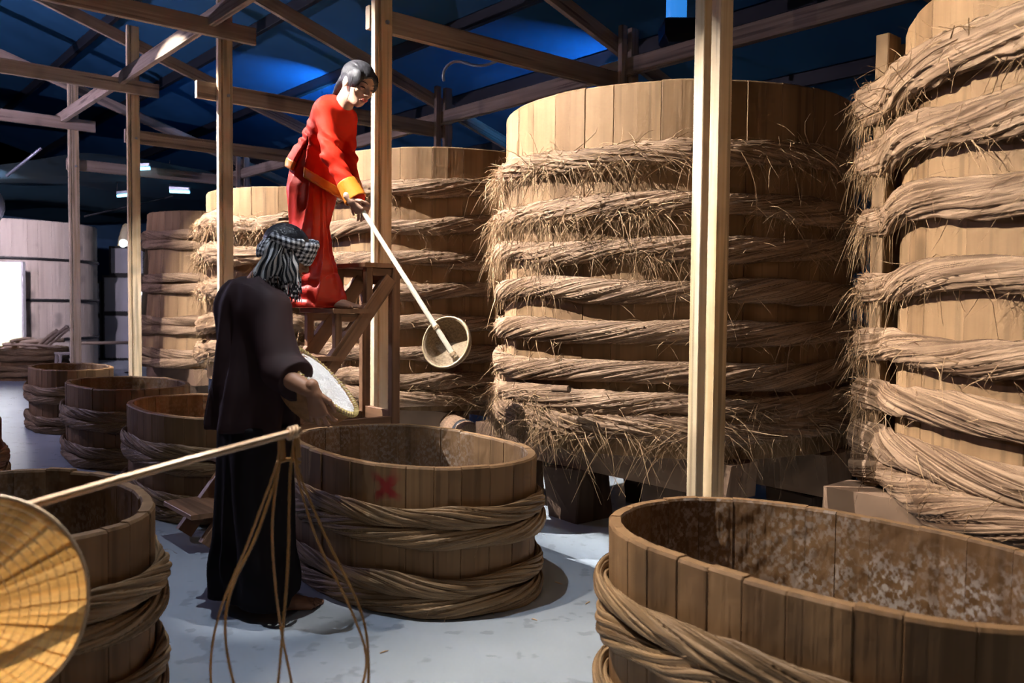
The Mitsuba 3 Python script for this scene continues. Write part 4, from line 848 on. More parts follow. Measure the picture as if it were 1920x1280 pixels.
hairf = su(0.012, hairf, ell_h(Lh(0, -0.098, -0.012), Mh, (0.034, 0.034, 0.034)), *[cap(tl[i], tl[i + 1], 0.024 - 0.0015 * i, 0.0225 - 0.0015 * i) for i in range(8)])
def strand(p):
    a = (p - whc) @ xx; return (meshkit.noise(np.stack([a * 130, ((p - whc) @ zz) * 26, ((p - whc) @ yy) * 10], -1), 2) - 0.5) * 0.0045
hm = smooth_mesh(nets(disp(hairf, strand), whc - 0.24, whc + 0.2, 0.0036), 1)
part(wom, 'hair', hm, 'dark_hair', True, 'black hair combed back into a low tail')
rng = np.random.default_rng(31)
wis = [tube(spline([Lh(s * 0.074, 0.035, 0.055), Lh(s * 0.086, 0.042, 0.01), Lh(s * 0.080 + rng.normal(0, 0.004), 0.046, -0.04 + rng.normal(0, 0.008)), Lh(s * 0.078 + rng.normal(0, 0.008), 0.05, -0.085 + rng.normal(0, 0.012))], 8), [0.0014, 0.0013, 0.0012, 0.0011, 0.001, 0.0008, 0.0006, 0.0004], 5) for s in (-1, 1) for _ in range(3)]
part(wom, 'hair_wisp', cat(wis), 'dark_hair', True, 'loose strands beside the face', kind='stuff')
# tunic with an orange hem, slit at the side
tdir = (wch - wh) / np.linalg.norm(wch - wh)
hemc = A_(-1.14, 4.93, 1.995)
wt = su(0.05, ecap(wch, wsp, 0.135, 0.120, FW, 0.80), ecap(wsp, wh + Z * 0.02, 0.120, 0.152, FW, 0.86), ecap(wh + Z * 0.02, wh - Z * 0.13 + A_(0.035, -0.01, 0), 0.155, 0.180, FW, 0.95), cap(wch + A_(0.02, 0, 0.015), wnk - A_(0.025, 0, 0.05), 0.105, 0.055), cap(wrs, wls, 0.052))
ws1 = su(0.03, cap(wrs, wre, 0.054, 0.050), cap(wre, wrw + (wrw - wre) * 0.02, 0.049, 0.052))
ws2 = su(0.03, cap(wls, wle, 0.054, 0.050), cap(wle, wlw, 0.049, 0.052))
wt = su(0.025, wt, ws1, ws2)
def wfold(p):
    q = p - wsp; a = q @ tdir; s = q @ RW; b = q @ FW
    diag = np.sin((a * 95 + b * 40) + 3 * meshkit.noise(p * 14, 3)) * 0.0035 * np.exp(-((a + 0.02) / 0.09) ** 2) * 1.9
    c = p - wre; arm = np.sin(c @ A_(30, 20, 95) + 2 * meshkit.noise(p * 11, 5)) * 0.0055 * np.exp(-(np.linalg.norm(c, axis=1) / 0.14) ** 2)
    return diag + arm + (meshkit.noise(p * 12, 8) - 0.5) * 0.007
wt = disp(wt, wfold)
hemn = A_(-0.50, 0.0, -0.87); hemn /= np.linalg.norm(hemn)
wt = sub_(0.004, wt, lambda p: -half(hemc - Z * 0.055, hemn)(p))
au = (wrw - wre) / np.linalg.norm(wrw - wre)
slit_a = A_(-1.150, 4.80, 2.19)
def slit(p):
    d = slit_a[2] - p[:, 2]; c = slit_a[0] - 0.30 * d
    return np.maximum.reduce([np.abs(p[:, 0] - c) * 0.9 - np.clip(d, -0.1, 1) * 0.20, p[:, 1] - 4.885, -d])
wt = sub_(0.002, wt, slit)
wt = sub_(0.008, wt, cap(wnk + A_(0.012, -0.01, 0.0), wnk + A_(0.10, -0.05, 0.12), 0.050, 0.08), cap(wnk + A_(0.055, -0.07, -0.085), wnk + A_(0.10, -0.12, 0.03), 0.010, 0.055))
lo_, hi_ = A_(-1.40, 4.50, 1.80), A_(-0.72, 5.20, 2.55)
TU = nets(wt, lo_, hi_, 0.006)
cuts = [half(hemc - Z * 0.015, hemn)]
band_ = inter(wt, lambda p: -half(hemc - Z * 0.012, hemn)(p))
part(wom, 'tunic', smooth_mesh(TU, 4), 'red_crepe', True, 'red long-sleeved tunic slit at the side')
hemband = inter(disp(wt, lambda p: np.full(len(p), -0.0035)), lambda p: -half(hemc + Z * 0.002, hemn)(p), half(hemc - Z * 0.060, hemn), lambda p: p[:, 0] + 0.985 + 0.35 * (p[:, 2] - 1.95))
part(wom, 'hem_band', smooth_mesh(nets(hemband, lo_, hi_, 0.006), 3), 'orange_satin', True, 'wide orange band along the tunic hem')
for nm, e0, w0 in (('right', wre, wrw), ('left', wle, wlw)):
    d = (w0 - e0) / np.linalg.norm(w0 - e0)
    cf = sub_(0.004, inter(cap(e0 + d * 0.10, w0 + d * 0.05, 0.050, 0.066), half(w0 + d * 0.012, d), lambda p: -half(w0 - d * 0.105, d)(p)), cap(w0 - d * 0.03, w0 + d * 0.06, 0.050, 0.060))
    part(wom, 'cuff', smooth_mesh(nets(cf, w0 - 0.2, w0 + 0.15, 0.005), 3), 'orange_satin', True, f'wide orange cuff of the {nm} sleeve')
wtr = su(0.05, ecap(wh + A_(0.03, 0, 0.13), wh, 0.118, 0.132, FW, 1.0), cap(wh + RW * 0.065 - Z * 0.10, A_(-1.150, 4.85, 1.62), 0.112, 0.098), cap(A_(-1.150, 4.85, 1.62), A_(-1.085, 4.83, TREAD + 0.10), 0.096, 0.105), cap(A_(-1.085, 4.83, TREAD + 0.10), A_(-1.10, 4.83, TREAD + 0.02), 0.108, 0.140),
         cap(wh - RW * 0.065 - Z * 0.10, A_(-1.205, 4.99, 1.62), 0.112, 0.106), cap(A_(-1.205, 4.99, 1.62), A_(-1.19, 4.98, TREAD + 0.08), 0.100, 0.118), cap(A_(-1.18, 4.99, TREAD + 0.08), A_(-1.20, 4.98, TREAD + 0.01), 0.120, 0.130), cap(wra + A_(-0.03, 0, -0.0), wra + A_(0.045, -0.01, -0.035), 0.05, 0.030))
def sfold(p):
    c = A_(-1.10, 4.90); a = np.arctan2(p[:, 1] - c[1], p[:, 0] - c[0]); k = np.clip((2.0 - p[:, 2]) / 0.8, 0, 1)
    r = 1 - np.abs(np.sin(a * 4.5 + 0.9 * np.sin(p[:, 2] * 3.4 + a)))
    q = 1 - np.abs(np.sin(a * 2.5 + 1.6 * np.sin(p[:, 2] * 2.2) + p[:, 2] * 3.0))
    low = np.clip((TREAD + 0.30 - p[:, 2]) / 0.2, 0, 1)
    return -(r ** 2) * 0.016 * (0.5 + k) - (q ** 2) * 0.012 + 0.012 + low * (0.5 - np.abs(np.sin(p[:, 2] * 26 + 4 * meshkit.noise(p * 7, 23)))) * 0.020 + (meshkit.noise(p * [14, 14, 6], 21) - 0.5) * 0.012
wtr = disp(wtr, sfold); wtr = sub_(0.004, wtr, lambda p: -half(A_(0, 0, TREAD + 0.003), A_(0, 0, -1))(p)); wtr = sub_(0, wtr, half(wh + Z * 0.12, A_(0, 0, -1)))
part(wom, 'trousers', smooth_mesh(nets(wtr, A_(-1.42, 4.60, TREAD - 0.03), A_(-0.85, 5.25, 2.16), 0.007), 3), 'red_satin', True, 'wide shiny red satin trousers')
# ------------------------------------------------------------------ the step ladder the woman stands on
LP = A_(-0.685, 4.95, 0); LD = -V                    # foot of the tall near leg, direction in which the steps go down
LW = 0.33
ld = thing('step_ladder', 'brown wooden step ladder with diagonal braces, standing between two tubs', 'ladder')
def Lp(t, w, z): return LP + LD * t + U * w + Z * z
TZ = [1.485, 1.225, 0.965, 0.705, 0.445, 0.205]
for i, z in enumerate(TZ):
    t0, t1 = 0.195 * i - 0.03, 0.195 * i + 0.215
    add_beam(ld, 'tread', Lp((t0 + t1) / 2, -0.035, z - 0.013), Lp((t0 + t1) / 2, LW + 0.035, z - 0.013), t1 - t0, 0.026, 'ladder_wood', LD, 0.003)
for w in (0.0, LW):
    add_beam(ld, 'tall_leg', Lp(0.0, w, 0), Lp(0.0, w, TZ[0] - 0.026), 0.055, 0.045, 'ladder_wood', LD, 0.003)
    add_beam(ld, 'stringer', Lp(0.03, w, 1.40), Lp(1.10, w, 0.03), 0.045, 0.085, 'ladder_wood', U, 0.003)
    for i in range(0, 4):
        t = 0.195 * i + 0.175
        zb = max(TZ[i + 1], 0) if i < 5 else 0
        add_beam(ld, 'riser_post', Lp(t, w, zb), Lp(t, w, TZ[i] - 0.026), 0.042, 0.040, 'ladder_wood', LD, 0.003)
        add_beam(ld, 'rail', Lp(0.195 * i - 0.02, w, TZ[i] - 0.050), Lp(0.195 * i + 0.19, w, TZ[i] - 0.050), 0.035, 0.045, 'ladder_wood', U, 0.002)
    add_beam(ld, 'foot_rail', Lp(-0.02, w, 0.56), Lp(0.66, w, 0.56), 0.03, 0.09, 'ladder_wood', U, 0.003)
add_beam(ld, 'cross_bar', Lp(0.0, 0.02, 0.60), Lp(0.0, LW - 0.02, 0.60), 0.03, 0.07, 'ladder_wood', LD, 0.003)
add_beam(ld, 'cross_bar', Lp(0.0, 0.02, 1.40), Lp(0.0, LW - 0.02, 1.40), 0.03, 0.06, 'ladder_wood', LD, 0.003)

# ------------------------------------------------------------------ the long-handled scoop
sc = thing('basket_scoop', 'long-handled scoop with a small round woven basket, held by the woman in red', 'scoop')
tt = np.linspace(0, 1, 24); hp = HD0 - hd * 0.05 + np.outer(tt, HD1 - HD0 + hd * 0.05)
part(sc, 'handle', tube(hp, 0.0125 + 0.0012 * np.sin(tt * 34) ** 8 + 0.002 * tt, 12), 'bamboo_white', True, 'pale straight bamboo handle')
plain('bamboo_white', proc(bamboo_fn((0.66, 0.58, 0.44), (0.82, 0.76, 0.62))), 0.4, 0.4)
SN = A_(-0.42, -0.86, 0.28); SN /= np.linalg.norm(SN)
SX = np.cross(Z, SN); SX /= np.linalg.norm(SX); SY = np.cross(SN, SX)
SC = A_(-0.352, 4.515, 1.055)
MS = frame(SC, SX, SY, SN)
def net_fn(p, n, uv):
    k = fbm(p.x * 120, p.y * 120, p.z * 120, 2); return mix((0.13, 0.085, 0.05), (0.36, 0.27, 0.17), k)
plain('net_weave', proc(net_fn), 0.7, 0.3)
m, uv = weave_shell([(0.001, -0.105), (0.06, -0.103), (0.105, -0.088), (0.128, -0.05), (0.138, 0.0), (0.134, 0.0), (0.124, -0.048), (0.10, -0.084), (0.058, -0.098), (0.001, -0.100)], 96, MS, 0.010, 24)
part(sc, 'basket', m, 'net_weave', True, 'brown woven basket', uv=uv)
ring = np.stack([0.138 * np.cos(ang), 0.138 * np.sin(ang), 0 * ang], -1)
part(sc, 'rim', moved(tube(ring, 0.0055, 8, False), MS), 'bamboo_pale', True, 'pale hoop around the scoop')
for q in (0.80, 0.97):
    o = HD0 + (HD1 - HD0) * q; e1 = np.cross(hd, A_(0, 1, 0)); e1 /= np.linalg.norm(e1); e2 = np.cross(hd, e1); a = np.linspace(0, 2 * np.pi, 13)
    part(sc, 'binding', cat([tube(o + hd * k * 0.005 + 0.0158 * (np.outer(np.cos(a), e1) + np.outer(np.sin(a), e2)), 0.0028, 5, False) for k in range(4)]), 'bamboo_pale', True, kind=None)

# ------------------------------------------------------------------ the carrying pole with its cane hangers, and the conical hat, close to the camera
PE0, PE1 = A_(-0.930, 1.70, 0.845), A_(-0.478, 1.94, 0.962)          # left end (behind the hat), right tip
pd_ = (PE1 - PE0); pl_ = np.linalg.norm(pd_); pd_ = pd_ / pl_
pole = thing('carrying_pole', 'pale flat bamboo carrying pole crossing in front of the tubs', 'pole')
def flat_bar(p0, d, L, wid, thk, n=60):
    s = np.linspace(0, L, n); side = np.cross(d, Z); side /= np.linalg.norm(side); up = np.cross(side, d); v = []
    for q in s:
        t = q / L; w = wid * (0.72 + 0.28 * (1 - t)) * (1 if t < 0.955 else math.sqrt(max(0.02, 1 - ((t - 0.955) / 0.045) ** 2))); k = thk * (1 + 0.14 * math.exp(-((t * 6.3 % 1 - 0.5) / 0.05) ** 2))
        for a in np.linspace(0, 2 * np.pi, 13)[:-1]:
            c, e = math.cos(a), math.sin(a); v.append(p0 + d * q + side * w * 0.5 * np.sign(c) * abs(c) ** 0.6 + up * k * 0.5 * np.sign(e) * abs(e) ** 0.6 + up * 0.006 * math.sin(t * 3.1))
    g = lambda j, i: j * 12 + i % 12
    f = [(g(j, i), g(j + 1, i), g(j + 1, i + 1)) for j in range(n - 1) for i in range(12)] + [(g(j, i), g(j + 1, i + 1), g(j, i + 1)) for j in range(n - 1) for i in range(12)] + [(0, i, i + 1) for i in range(1, 11)] + [(12 * (n - 1), 12 * (n - 1) + i + 1, 12 * (n - 1) + i) for i in range(1, 11)]
    m = trimesh.Trimesh(np.array(v), np.array(f), process=False)
    if m.volume < 0: m.faces = m.faces[:, ::-1]
    return m
part(pole, 'bar', flat_bar(PE0 - pd_ * 0.35, pd_, pl_ + 0.35, 0.040, 0.015), 'pole_bamboo', True)
bumped('pole_bamboo', proc(bamboo_fn((0.42, 0.26, 0.145), (0.58, 0.40, 0.25))), proc(lambda p, n, uv: fbm(p.x * 14, p.y * 90, p.z * 120, 2)), 0.001, 0.42, 0.4)
plain('cane', proc(bamboo_fn((0.26, 0.125, 0.03), (0.42, 0.225, 0.07))), 0.4, 0.45)
plain('cane_pale', proc(bamboo_fn((0.45, 0.30, 0.17), (0.62, 0.46, 0.30))), 0.5, 0.4)
def carrier(top, name, rot, text_b, text_h):
    """a flat basket on the floor with four cane loops that meet at the pole"""
    c = A_(top[0], top[1], 0)
    b = thing('carrying_basket', text_b, 'basket')
    m, uv = weave_shell([(0.001, 0.012), (0.12, 0.012), (0.19, 0.03), (0.225, 0.085), (0.232, 0.10), (0.22, 0.10), (0.212, 0.085), (0.18, 0.042), (0.11, 0.026), (0.001, 0.026)], 120, frame(c, A_(1, 0, 0), A_(0, 1, 0), Z), 0.006, 30)
    part(b, 'bowl', m, 'dark_bamboo', True, uv=uv)
    part(b, 'rim', tube(c + np.stack([0.228 * np.cos(ang), 0.228 * np.sin(ang), 0 * ang + 0.10], -1), 0.008, 8, False), 'bamboo_pale', True)
    h = thing('cane_hanger', text_h, 'hanger')
    t = top - Z * 0.012
    return c, h, t
c, h, t = carrier(PE1 - pd_ * 0.022, 'r', 0, 'round carrying basket on the floor below the right end of the pole', 'looped cane hanger tied to the right tip of the carrying pole')
# six visible cane strands: each bows outwards and comes in again at the basket
def strand_(x0, y0, pts, rad=0.0031):
    return tube(spline(pts, 40), np.linspace(rad * 0.9, rad * 1.1, 40) * (1 + 0.06 * np.sin(np.arange(40) * 2.1)), 7)
XD = A_(pd_[0], pd_[1], 0); XD /= np.linalg.norm(XD); YD = A_(-XD[1], XD[0], 0)
sets = [(-0.03, [(-0.0552, 0.036, -0.0679), (-0.0944, 0.053, -0.1701), (-0.1366, 0.069, -0.2739), (-0.1795, 0.085, -0.3667), (-0.2166, 0.101, -0.461), (-0.2389, 0.118, -0.5567), (-0.2446, 0.134, -0.6409), (-0.2335, 0.15, -0.7393)]), (-0.03, [(-0.0304, -0.036, -0.0543), (-0.0518, -0.053, -0.1451), (-0.082, -0.069, -0.2343), (-0.1116, -0.085, -0.2988), (-0.1269, -0.101, -0.3621), (-0.1237, -0.118, -0.4241), (-0.1025, -0.134, -0.5074), (-0.0738, -0.15, -0.5891)]), (-0.03, [(-0.043, 0.023, -0.041), (-0.062, 0.034, -0.1657), (-0.0664, 0.045, -0.2919), (-0.0583, 0.057, -0.4194), (-0.0476, 0.068, -0.5108), (-0.033, 0.079, -0.6032), (-0.0221, 0.09, -0.7093)]), (0.007, [(-0.0028, -0.033, -0.043), (-0.0042, -0.051, -0.2042), (-0.0054, -0.068, -0.3276), (-0.0112, -0.085, -0.437), (-0.0145, -0.103, -0.5214), (-0.0233, -0.12, -0.6041)]), (0.007, [(-0.0103, 0.029, -0.0665), (0.0098, 0.042, -0.1676), (0.0414, 0.055, -0.2699), (0.0884, 0.068, -0.3736), (0.1298, 0.081, -0.4785), (0.1439, 0.094, -0.5468), (0.1341, 0.107, -0.6159), (0.1036, 0.12, -0.7243)]), (0.007, [(0.0062, -0.022, -0.057), (0.043, -0.032, -0.1501), (0.0866, -0.041, -0.2422), (0.1298, -0.051, -0.3216), (0.1644, -0.061, -0.4001), (0.1765, -0.07, -0.4778), (0.1782, -0.08, -0.5315), (0.166, -0.09, -0.6191)])]
for x0, pts in sets:
    P0 = [t + XD * x0 + Z * 0.010] + [A_(-0.488 + a, 1.93 + b_, 0.948 + e) for a, b_, e in pts]
    P0.append(A_(*(c + (P0[-1] - c) * A_(1, 1, 0) * (0.226 / np.linalg.norm((P0[-1] - c)[:2])))[:2], 0.105))
    part(h, 'strand', strand_(0, 0, P0), 'cane', True)
part(h, 'cross_tie', tube([t - XD * 0.036 - Z * 0.055, t - XD * 0.01 - Z * 0.048, t + XD * 0.018 - Z * 0.058], 0.0042, 7), 'cane', True, 'short cane tie between the loops')
a = np.linspace(0, 2 * np.pi, 21)
for k in range(3):
    cc = PE1 - pd_ * (0.030 - 0.008 * k); up = np.cross(np.cross(pd_, Z), pd_); sd = np.cross(pd_, Z)
    part(h, 'tie', tube(cc + np.outer(np.cos(a) * 0.019, sd) + np.outer(np.sin(a) * 0.0125, up) + np.outer(0.004 * np.sin(a), pd_), 0.0032, 6, False), 'cane_pale', True, 'pale cane wrapped around the pole tip')
for sx in (-0.026, 0.008):
    part(h, 'neck_wrap', tube([t + XD * sx + Z * 0.012, t + XD * (sx + 0.002) - Z * 0.045], [0.0075, 0.0085], 10), 'cane', True)
top2 = PE0 - pd_ * 0.26
c2, h2, t2 = carrier(top2, 'l', 0, 'round carrying basket on the floor below the conical hat', 'looped cane hanger below the left end of the carrying pole, mostly hidden by the hat')
for k in range(6):
    q = k / 6 * 6.283 + 0.3; e = A_(math.cos(q), math.sin(q), 0)
    part(h2, 'strand', strand_(0, 0, [t2 + Z * 0.012, t2 + e * 0.03 - Z * 0.08, t2 + e * 0.12 - Z * 0.35, t2 + e * 0.215 - Z * 0.60, A_(*(c2 + e * 0.225)[:2], 0.105)]), 'cane', True)
part(h2, 'tie', tube(t2 + Z * 0.012 + np.outer(np.cos(a) * 0.021, np.cross(pd_, Z)) + np.outer(np.sin(a) * 0.013, Z), 0.004, 6, False), 'cane_pale', True)
# conical hat of palm leaf, hung on the pole with its inside towards the aisle
hat = thing('conical_hat', 'conical palm leaf hat leaning at the lower left corner, glowing amber', 'hat')
HC = A_(-0.970, 1.535, 0.700); HA = A_(0.12, -0.97, 0.16); HA /= np.linalg.norm(HA)
HX = np.cross(Z, HA); HX /= np.linalg.norm(HX); HY = np.cross(HA, HX); MH = frame(HC, HX, HY, HA)
HR, HH = 0.192, 0.150
leaf_v = []
NL = 44
for k in range(NL):
    a0, a1 = 2 * np.pi * k / NL, 2 * np.pi * (k + 1.18) / NL; v, uv, f = [], [], []; off = 0.0015 * (k % 2)
    for j, r in enumerate(np.linspace(0.02, 1, 9)):
        for i, q in enumerate(np.linspace(a0, a1, 4)):
            rr = HR * r; z = HH * (1 - r) + off + 0.0012 * math.sin(i * 1.9 + k)
            v.append((rr * math.cos(q), rr * math.sin(q), z)); uv.append((k + i / 3.0, r))
    f = [(j * 4 + i, j * 4 + i + 1, j * 4 + i + 5) for j in range(8) for i in range(3)] + [(j * 4 + i, j * 4 + i + 5, j * 4 + i + 4) for j in range(8) for i in range(3)]
    part(hat, 'leaf', moved(trimesh.Trimesh(np.array(v), np.array(f), process=False), MH), 'palm_leaf', True, uv=np.array(uv))
def leaf_fn(p, n, uv):
    k = cell_rand(dr.floor(uv.x), 3); g = noise(uv.x * 14, uv.y * 3)
    return mix((0.50, 0.27, 0.07), (0.85, 0.54, 0.20), dr.clip(0.25 + 0.5 * k + (g - 0.5) * 0.5, 0, 1))
bs('palm_leaf', {'type': 'principledthin', 'base_color': proc(leaf_fn), 'roughness': 0.55, 'diff_trans': 1.1, 'spec_trans': 0.0})
for j, r in enumerate(np.linspace(0.14, 1.0, 14)):
    part(hat, 'hoop', moved(tube(np.stack([HR * r * np.cos(ang), HR * r * np.sin(ang), 0 * ang + HH * (1 - r) + 0.0022], -1), 0.0007 if r < 0.99 else 0.0038, 5, False), MH), 'cane_pale', True, 'bright bound rim of the hat' if r > 0.99 else None)

# ------------------------------------------------------------------ small things low on the floor
solo('bamboo_pipe', tube([A_(0.21, 4.29, 0.835), A_(0.285, 4.22, 0.84)], 0.018, 12, True), 'block_wood', 'short dark bamboo pipe sticking out of the shaggy ropes of the middle vat', 'pipe', True)
rng = np.random.default_rng(77)
for q, (px, py) in enumerate([(0.085, 2.62), (-0.45, 3.02), (0.33, 3.55), (0.10, 3.35), (-1.0, 2.7), (0.22, 3.8)]):
    a_ = rng.uniform(0, 3.1); l = rng.uniform(0.012, 0.03); e = A_(math.cos(a_), math.sin(a_), 0)
    solo('straw_scrap', tube([A_(px, py, 0.003) - e * l, A_(px, py, 0.004), A_(px, py, 0.003) + e * l], [0.0015, 0.0028, 0.0015], 5), 'cane_pale', 'tiny scrap of straw lying on the grey floor', 'straw', True, group='straw scraps on the floor')

# ------------------------------------------------------------------ the far end of the hall at left
pv = thing('pale_vat', 'big pale wooden vat with thin dark hoops at the far left', 'vat')
PC = (-9.75, 16.6)
opv = Oval(PC, 1.52, 1.52, 2.0)
vessel(pv, opv, 0.0, 2.72, 0.06, 44, 'pale_wood', 501, rim=0.002, proud=0.001, groove=0.002)
for z in (0.55, 1.27, 2.02):
    q, _, _ = opv.at(np.linspace(0, opv.L, 121), 0.012); q[:, 2] = z
    part(pv, 'hoop', tube(q, 0.028, 6, False), 'black_metal', True, 'thin dark hoop')
kt = thing('kindling_tub', 'low tub bound with four rope bands, heaped with sticks, far left', 'tub')
okt = Oval((-7.92, 13.95), 0.70, 0.58, 2.2); vessel(kt, okt, 0.0, 0.50, 0.04, 24, 'tub_wood', 502)
q, _, _ = okt.at(np.linspace(0, okt.L, 60), -0.03); q[:, 2] = 0.30; part(kt, 'bottom', hullpts(np.vstack([q, q + Z * 0.04])), 'tub_wood')
for i, z in enumerate((0.44, 0.36, 0.20, 0.11)): Rope(okt, z, 0.048, 520 + i, strands=8, twist=1.2 * (1 if i % 2 else -1), nl=200, nt=28, flat=0.7).put(kt, 'tub_rope')
for i in range(11):
    a_ = rng.uniform(0, 3.14); e = A_(math.cos(a_), math.sin(a_), rng.uniform(-0.08, 0.25)); o = A_(-7.92 + rng.uniform(-0.2, 0.2), 13.95 + rng.uniform(-0.15, 0.15), 0.45 + i * 0.022)
    if i >= 8: e = A_(0.75, -0.2, 0.55); o = A_(-7.72 + 0.09 * i - 0.6, 13.9, 0.62)
    l = rng.uniform(0.28, 0.45); solo('firewood_stick', tube(spline([o - e * l, o + A_(0, 0, 0.02), o + e * l], 7), rng.uniform(0.018, 0.038), 8), 'beam_wood', 'rough stick heaped on the low tub at far left', 'stick', True, group='sticks heaped on the low tub')
st = thing('wooden_stool', 'small pale wooden stool beside the low tub of sticks', 'stool')
so = A_(-7.02, 13.4, 0)
part(st, 'seat', moved(tm(hullpts([(x, y, z) for x in (-0.15, 0.15) for y in (-0.13, 0.13) for z in (0.42, 0.45)])), frame(so, U, V, Z)), 'pale_wood')
for sx in (-1, 1):
    for sy in (-1, 1): m, uv = beam(so + U * sx * 0.15 + V * sy * 0.13, so + U * sx * 0.12 + V * sy * 0.10 + Z * (0.62 if sy > 0 else 0.42), 0.04, 0.04, U); part(st, 'leg', m, 'pale_wood', uv=uv)
m, uv = beam(so + U * 0.12 + V * 0.10 + Z * 0.58, so - U * 0.12 + V * 0.10 + Z * 0.58, 0.03, 0.05, V); part(st, 'back_rail', m, 'pale_wood', uv=uv)
scr = thing('light_screen', 'glowing white upright screen at the left edge', 'screen')
SB = A_(-9.20, 14.90, 0)
def plate(c, w, d, z0, z1, r=0.0):
    return tm(hullpts([c + U * 0 + A_(x, y, z) for x in (-w / 2, w / 2) for y in (-d / 2, d / 2) for z in (z0, z1)]))
part(scr, 'case', plate(SB + A_(0, 0.07, 0), 1.30, 0.08, 0.28, 1.94), 'white_paint')
for _nm, _z0, _z1, _c, _t in (('panel', 0.74, 1.92, (2.6, 2.7, 2.6), 'lit white face of the screen'), ('lower_panel', 0.32, 0.74, (1.5, 1.75, 0.8), 'pale yellow-green lower end of the lit face')):
    k = part(scr, _nm, trimesh.Trimesh(np.array([SB + A_(-0.63, 0, _z0), SB + A_(0.63, 0, _z0), SB + A_(0.63, 0, _z1), SB + A_(-0.63, 0, _z1)]), np.array([[0, 1, 2], [0, 2, 3]]), process=False), 'white_paint', text=_t)
    scene[k]['emitter'] = {'type': 'area', 'radiance': rgb(*[c * DIM for c in _c])}
part(scr, 'foot', plate(SB + A_(0, 0.06, 0), 0.9, 0.36, 0.0, 0.28), 'black_metal')
plain('cabinet_grey', (0.36, 0.36, 0.41), 0.6, 0.3)
def cab(x0, x1, y, z0, z1, text, hole=None):
    K = 18.3 / y; x0, x1, y = x0 * K, x1 * K, 18.3; z0, z1 = [max(0, 1.25 + (z - 1.25) * K) if z > 0 else 0 for z in (z0, z1)]
    if hole: hole = (hole[0] * K, 1.25 + (hole[1] - 1.25) * K, hole[2] * K, hole[3] * K)
    r = thing('storage_case', text, 'case')
    m = tm(hullpts([(x, yy_, z) for x in (x0, x1) for yy_ in (y, y + 0.55) for z in (z0, z1)])); part(r, 'shell', m, 'black_metal')
    e = 0.05; part(r, 'front_panel', tm(hullpts([(x, yy_, z) for x in (x0 + e, x1 - e) for yy_ in (y - 0.012, y) for z in (z0 + e, z1 - e)])), 'cabinet_grey', text='plain grey front panel')
    if hole: part(r, 'opening', moved(trimesh.creation.cylinder(0.5, 0.02, sections=36), frame(A_(*hole[:1], y - 0.014, hole[1]), A_(hole[2] * 2, 0, 0), A_(0, 0, hole[3] * 2), A_(0, -1, 0))), 'black_metal', text='round black opening')
cab(-8.60, -8.18, 17.0, 0.0, 0.98, 'grey case on the floor at the far end, lower left of the stack'); cab(-8.60, -8.18, 17.0, 0.98, 1.66, 'grey case with a round black opening', (-8.45, 1.30, 0.10, 0.145))
cab(-8.16, -7.30, 17.0, 0.0, 1.02, 'wide grey case at the bottom of the stack at the far end'); cab(-8.16, -7.30, 17.0, 1.02, 1.78, 'wide grey case in the middle of the stack at the far end'); cab(-8.02, -7.30, 17.0, 1.78, 2.36, 'grey case on top of the stack at the far end')
lp = thing('cone_lamp', 'glowing cone lamp on top of the grey cases', 'lamp')
lo = A_(-8.33, 18.45, 2.445)
k = part(lp, 'shade', moved(lathe([(0.001, 0.50), (0.05, 0.47), (0.10, 0.34), (0.15, 0.16), (0.17, 0.03), (0.165, 0.02), (0.14, 0.16), (0.09, 0.33), (0.001, 0.48)], 28), frame(lo, A_(1, 0, 0), A_(0, 1, 0), Z)), 'lamp_shade', True, 'warm glowing shade')
plain('lamp_shade', (0.8, 0.72, 0.5), 0.6, 0.2)
scene[k]['emitter'] = {'type': 'area', 'radiance': rgb(0.55 * DIM, 0.40 * DIM, 0.18 * DIM)}
k = part(lp, 'globe', moved(trimesh.creation.icosphere(subdivisions=2, radius=0.10), frame(lo + Z * 0.06 - A_(0, 0.10, 0), A_(1, 0, 0), A_(0, 1, 0), Z)), 'lamp_shade', True, 'white lit globe'); scene[k]['emitter'] = {'type': 'area', 'radiance': rgb(1.8 * DIM, 2.0 * DIM, 2.1 * DIM)}
part(lp, 'base', moved(trimesh.creation.cylinder(0.09, 0.03, sections=20), frame(lo + Z * 0.015, A_(1, 0, 0), A_(0, 1, 0), Z)), 'black_metal')
for i, (x, z) in enumerate([(-7.30, 1.66), (-7.30, 1.46)]):
    k = solo('globe_lamp', moved(trimesh.creation.icosphere(subdivisions=2, radius=0.085), frame(A_(x * 1.065, 18.0, z * 1.065 - 0.08), A_(1, 0, 0), A_(0, 1, 0), Z)), 'lamp_shade', ['upper of two lit globes peeping out left of the second post', 'lower of two lit globes peeping out left of the second post'][i], 'lamp', True)
    scene[k]['emitter'] = {'type': 'area', 'radiance': rgb(1.4 * DIM, 1.5 * DIM, 1.6 * DIM)}
solo('barrier_rail', tube([A_(-7.75, 15.0, 0.515), A_(-6.75, 15.1, 0.535)], 0.028, 8), 'beam_wood', 'thin brown rail between the first two posts at far left', 'rail', True)
for x in (-7.75, -6.72): solo('rail_stand', cat([tube([A_(x, 15.0 + (x + 7.75) * 0.1, 0), A_(x, 15.0 + (x + 7.75) * 0.1, 0.49)], 0.02, 8), trimesh.creation.box((0.2, 0.2, 0.02), frame(A_(x, 15.0 + (x + 7.75) * 0.1, 0.01), A_(1, 0, 0), A_(0, 1, 0), Z))]), 'black_metal', f'thin black stand under the {"left" if x < -7 else "right"} end of the brown rail', 'stand', True)
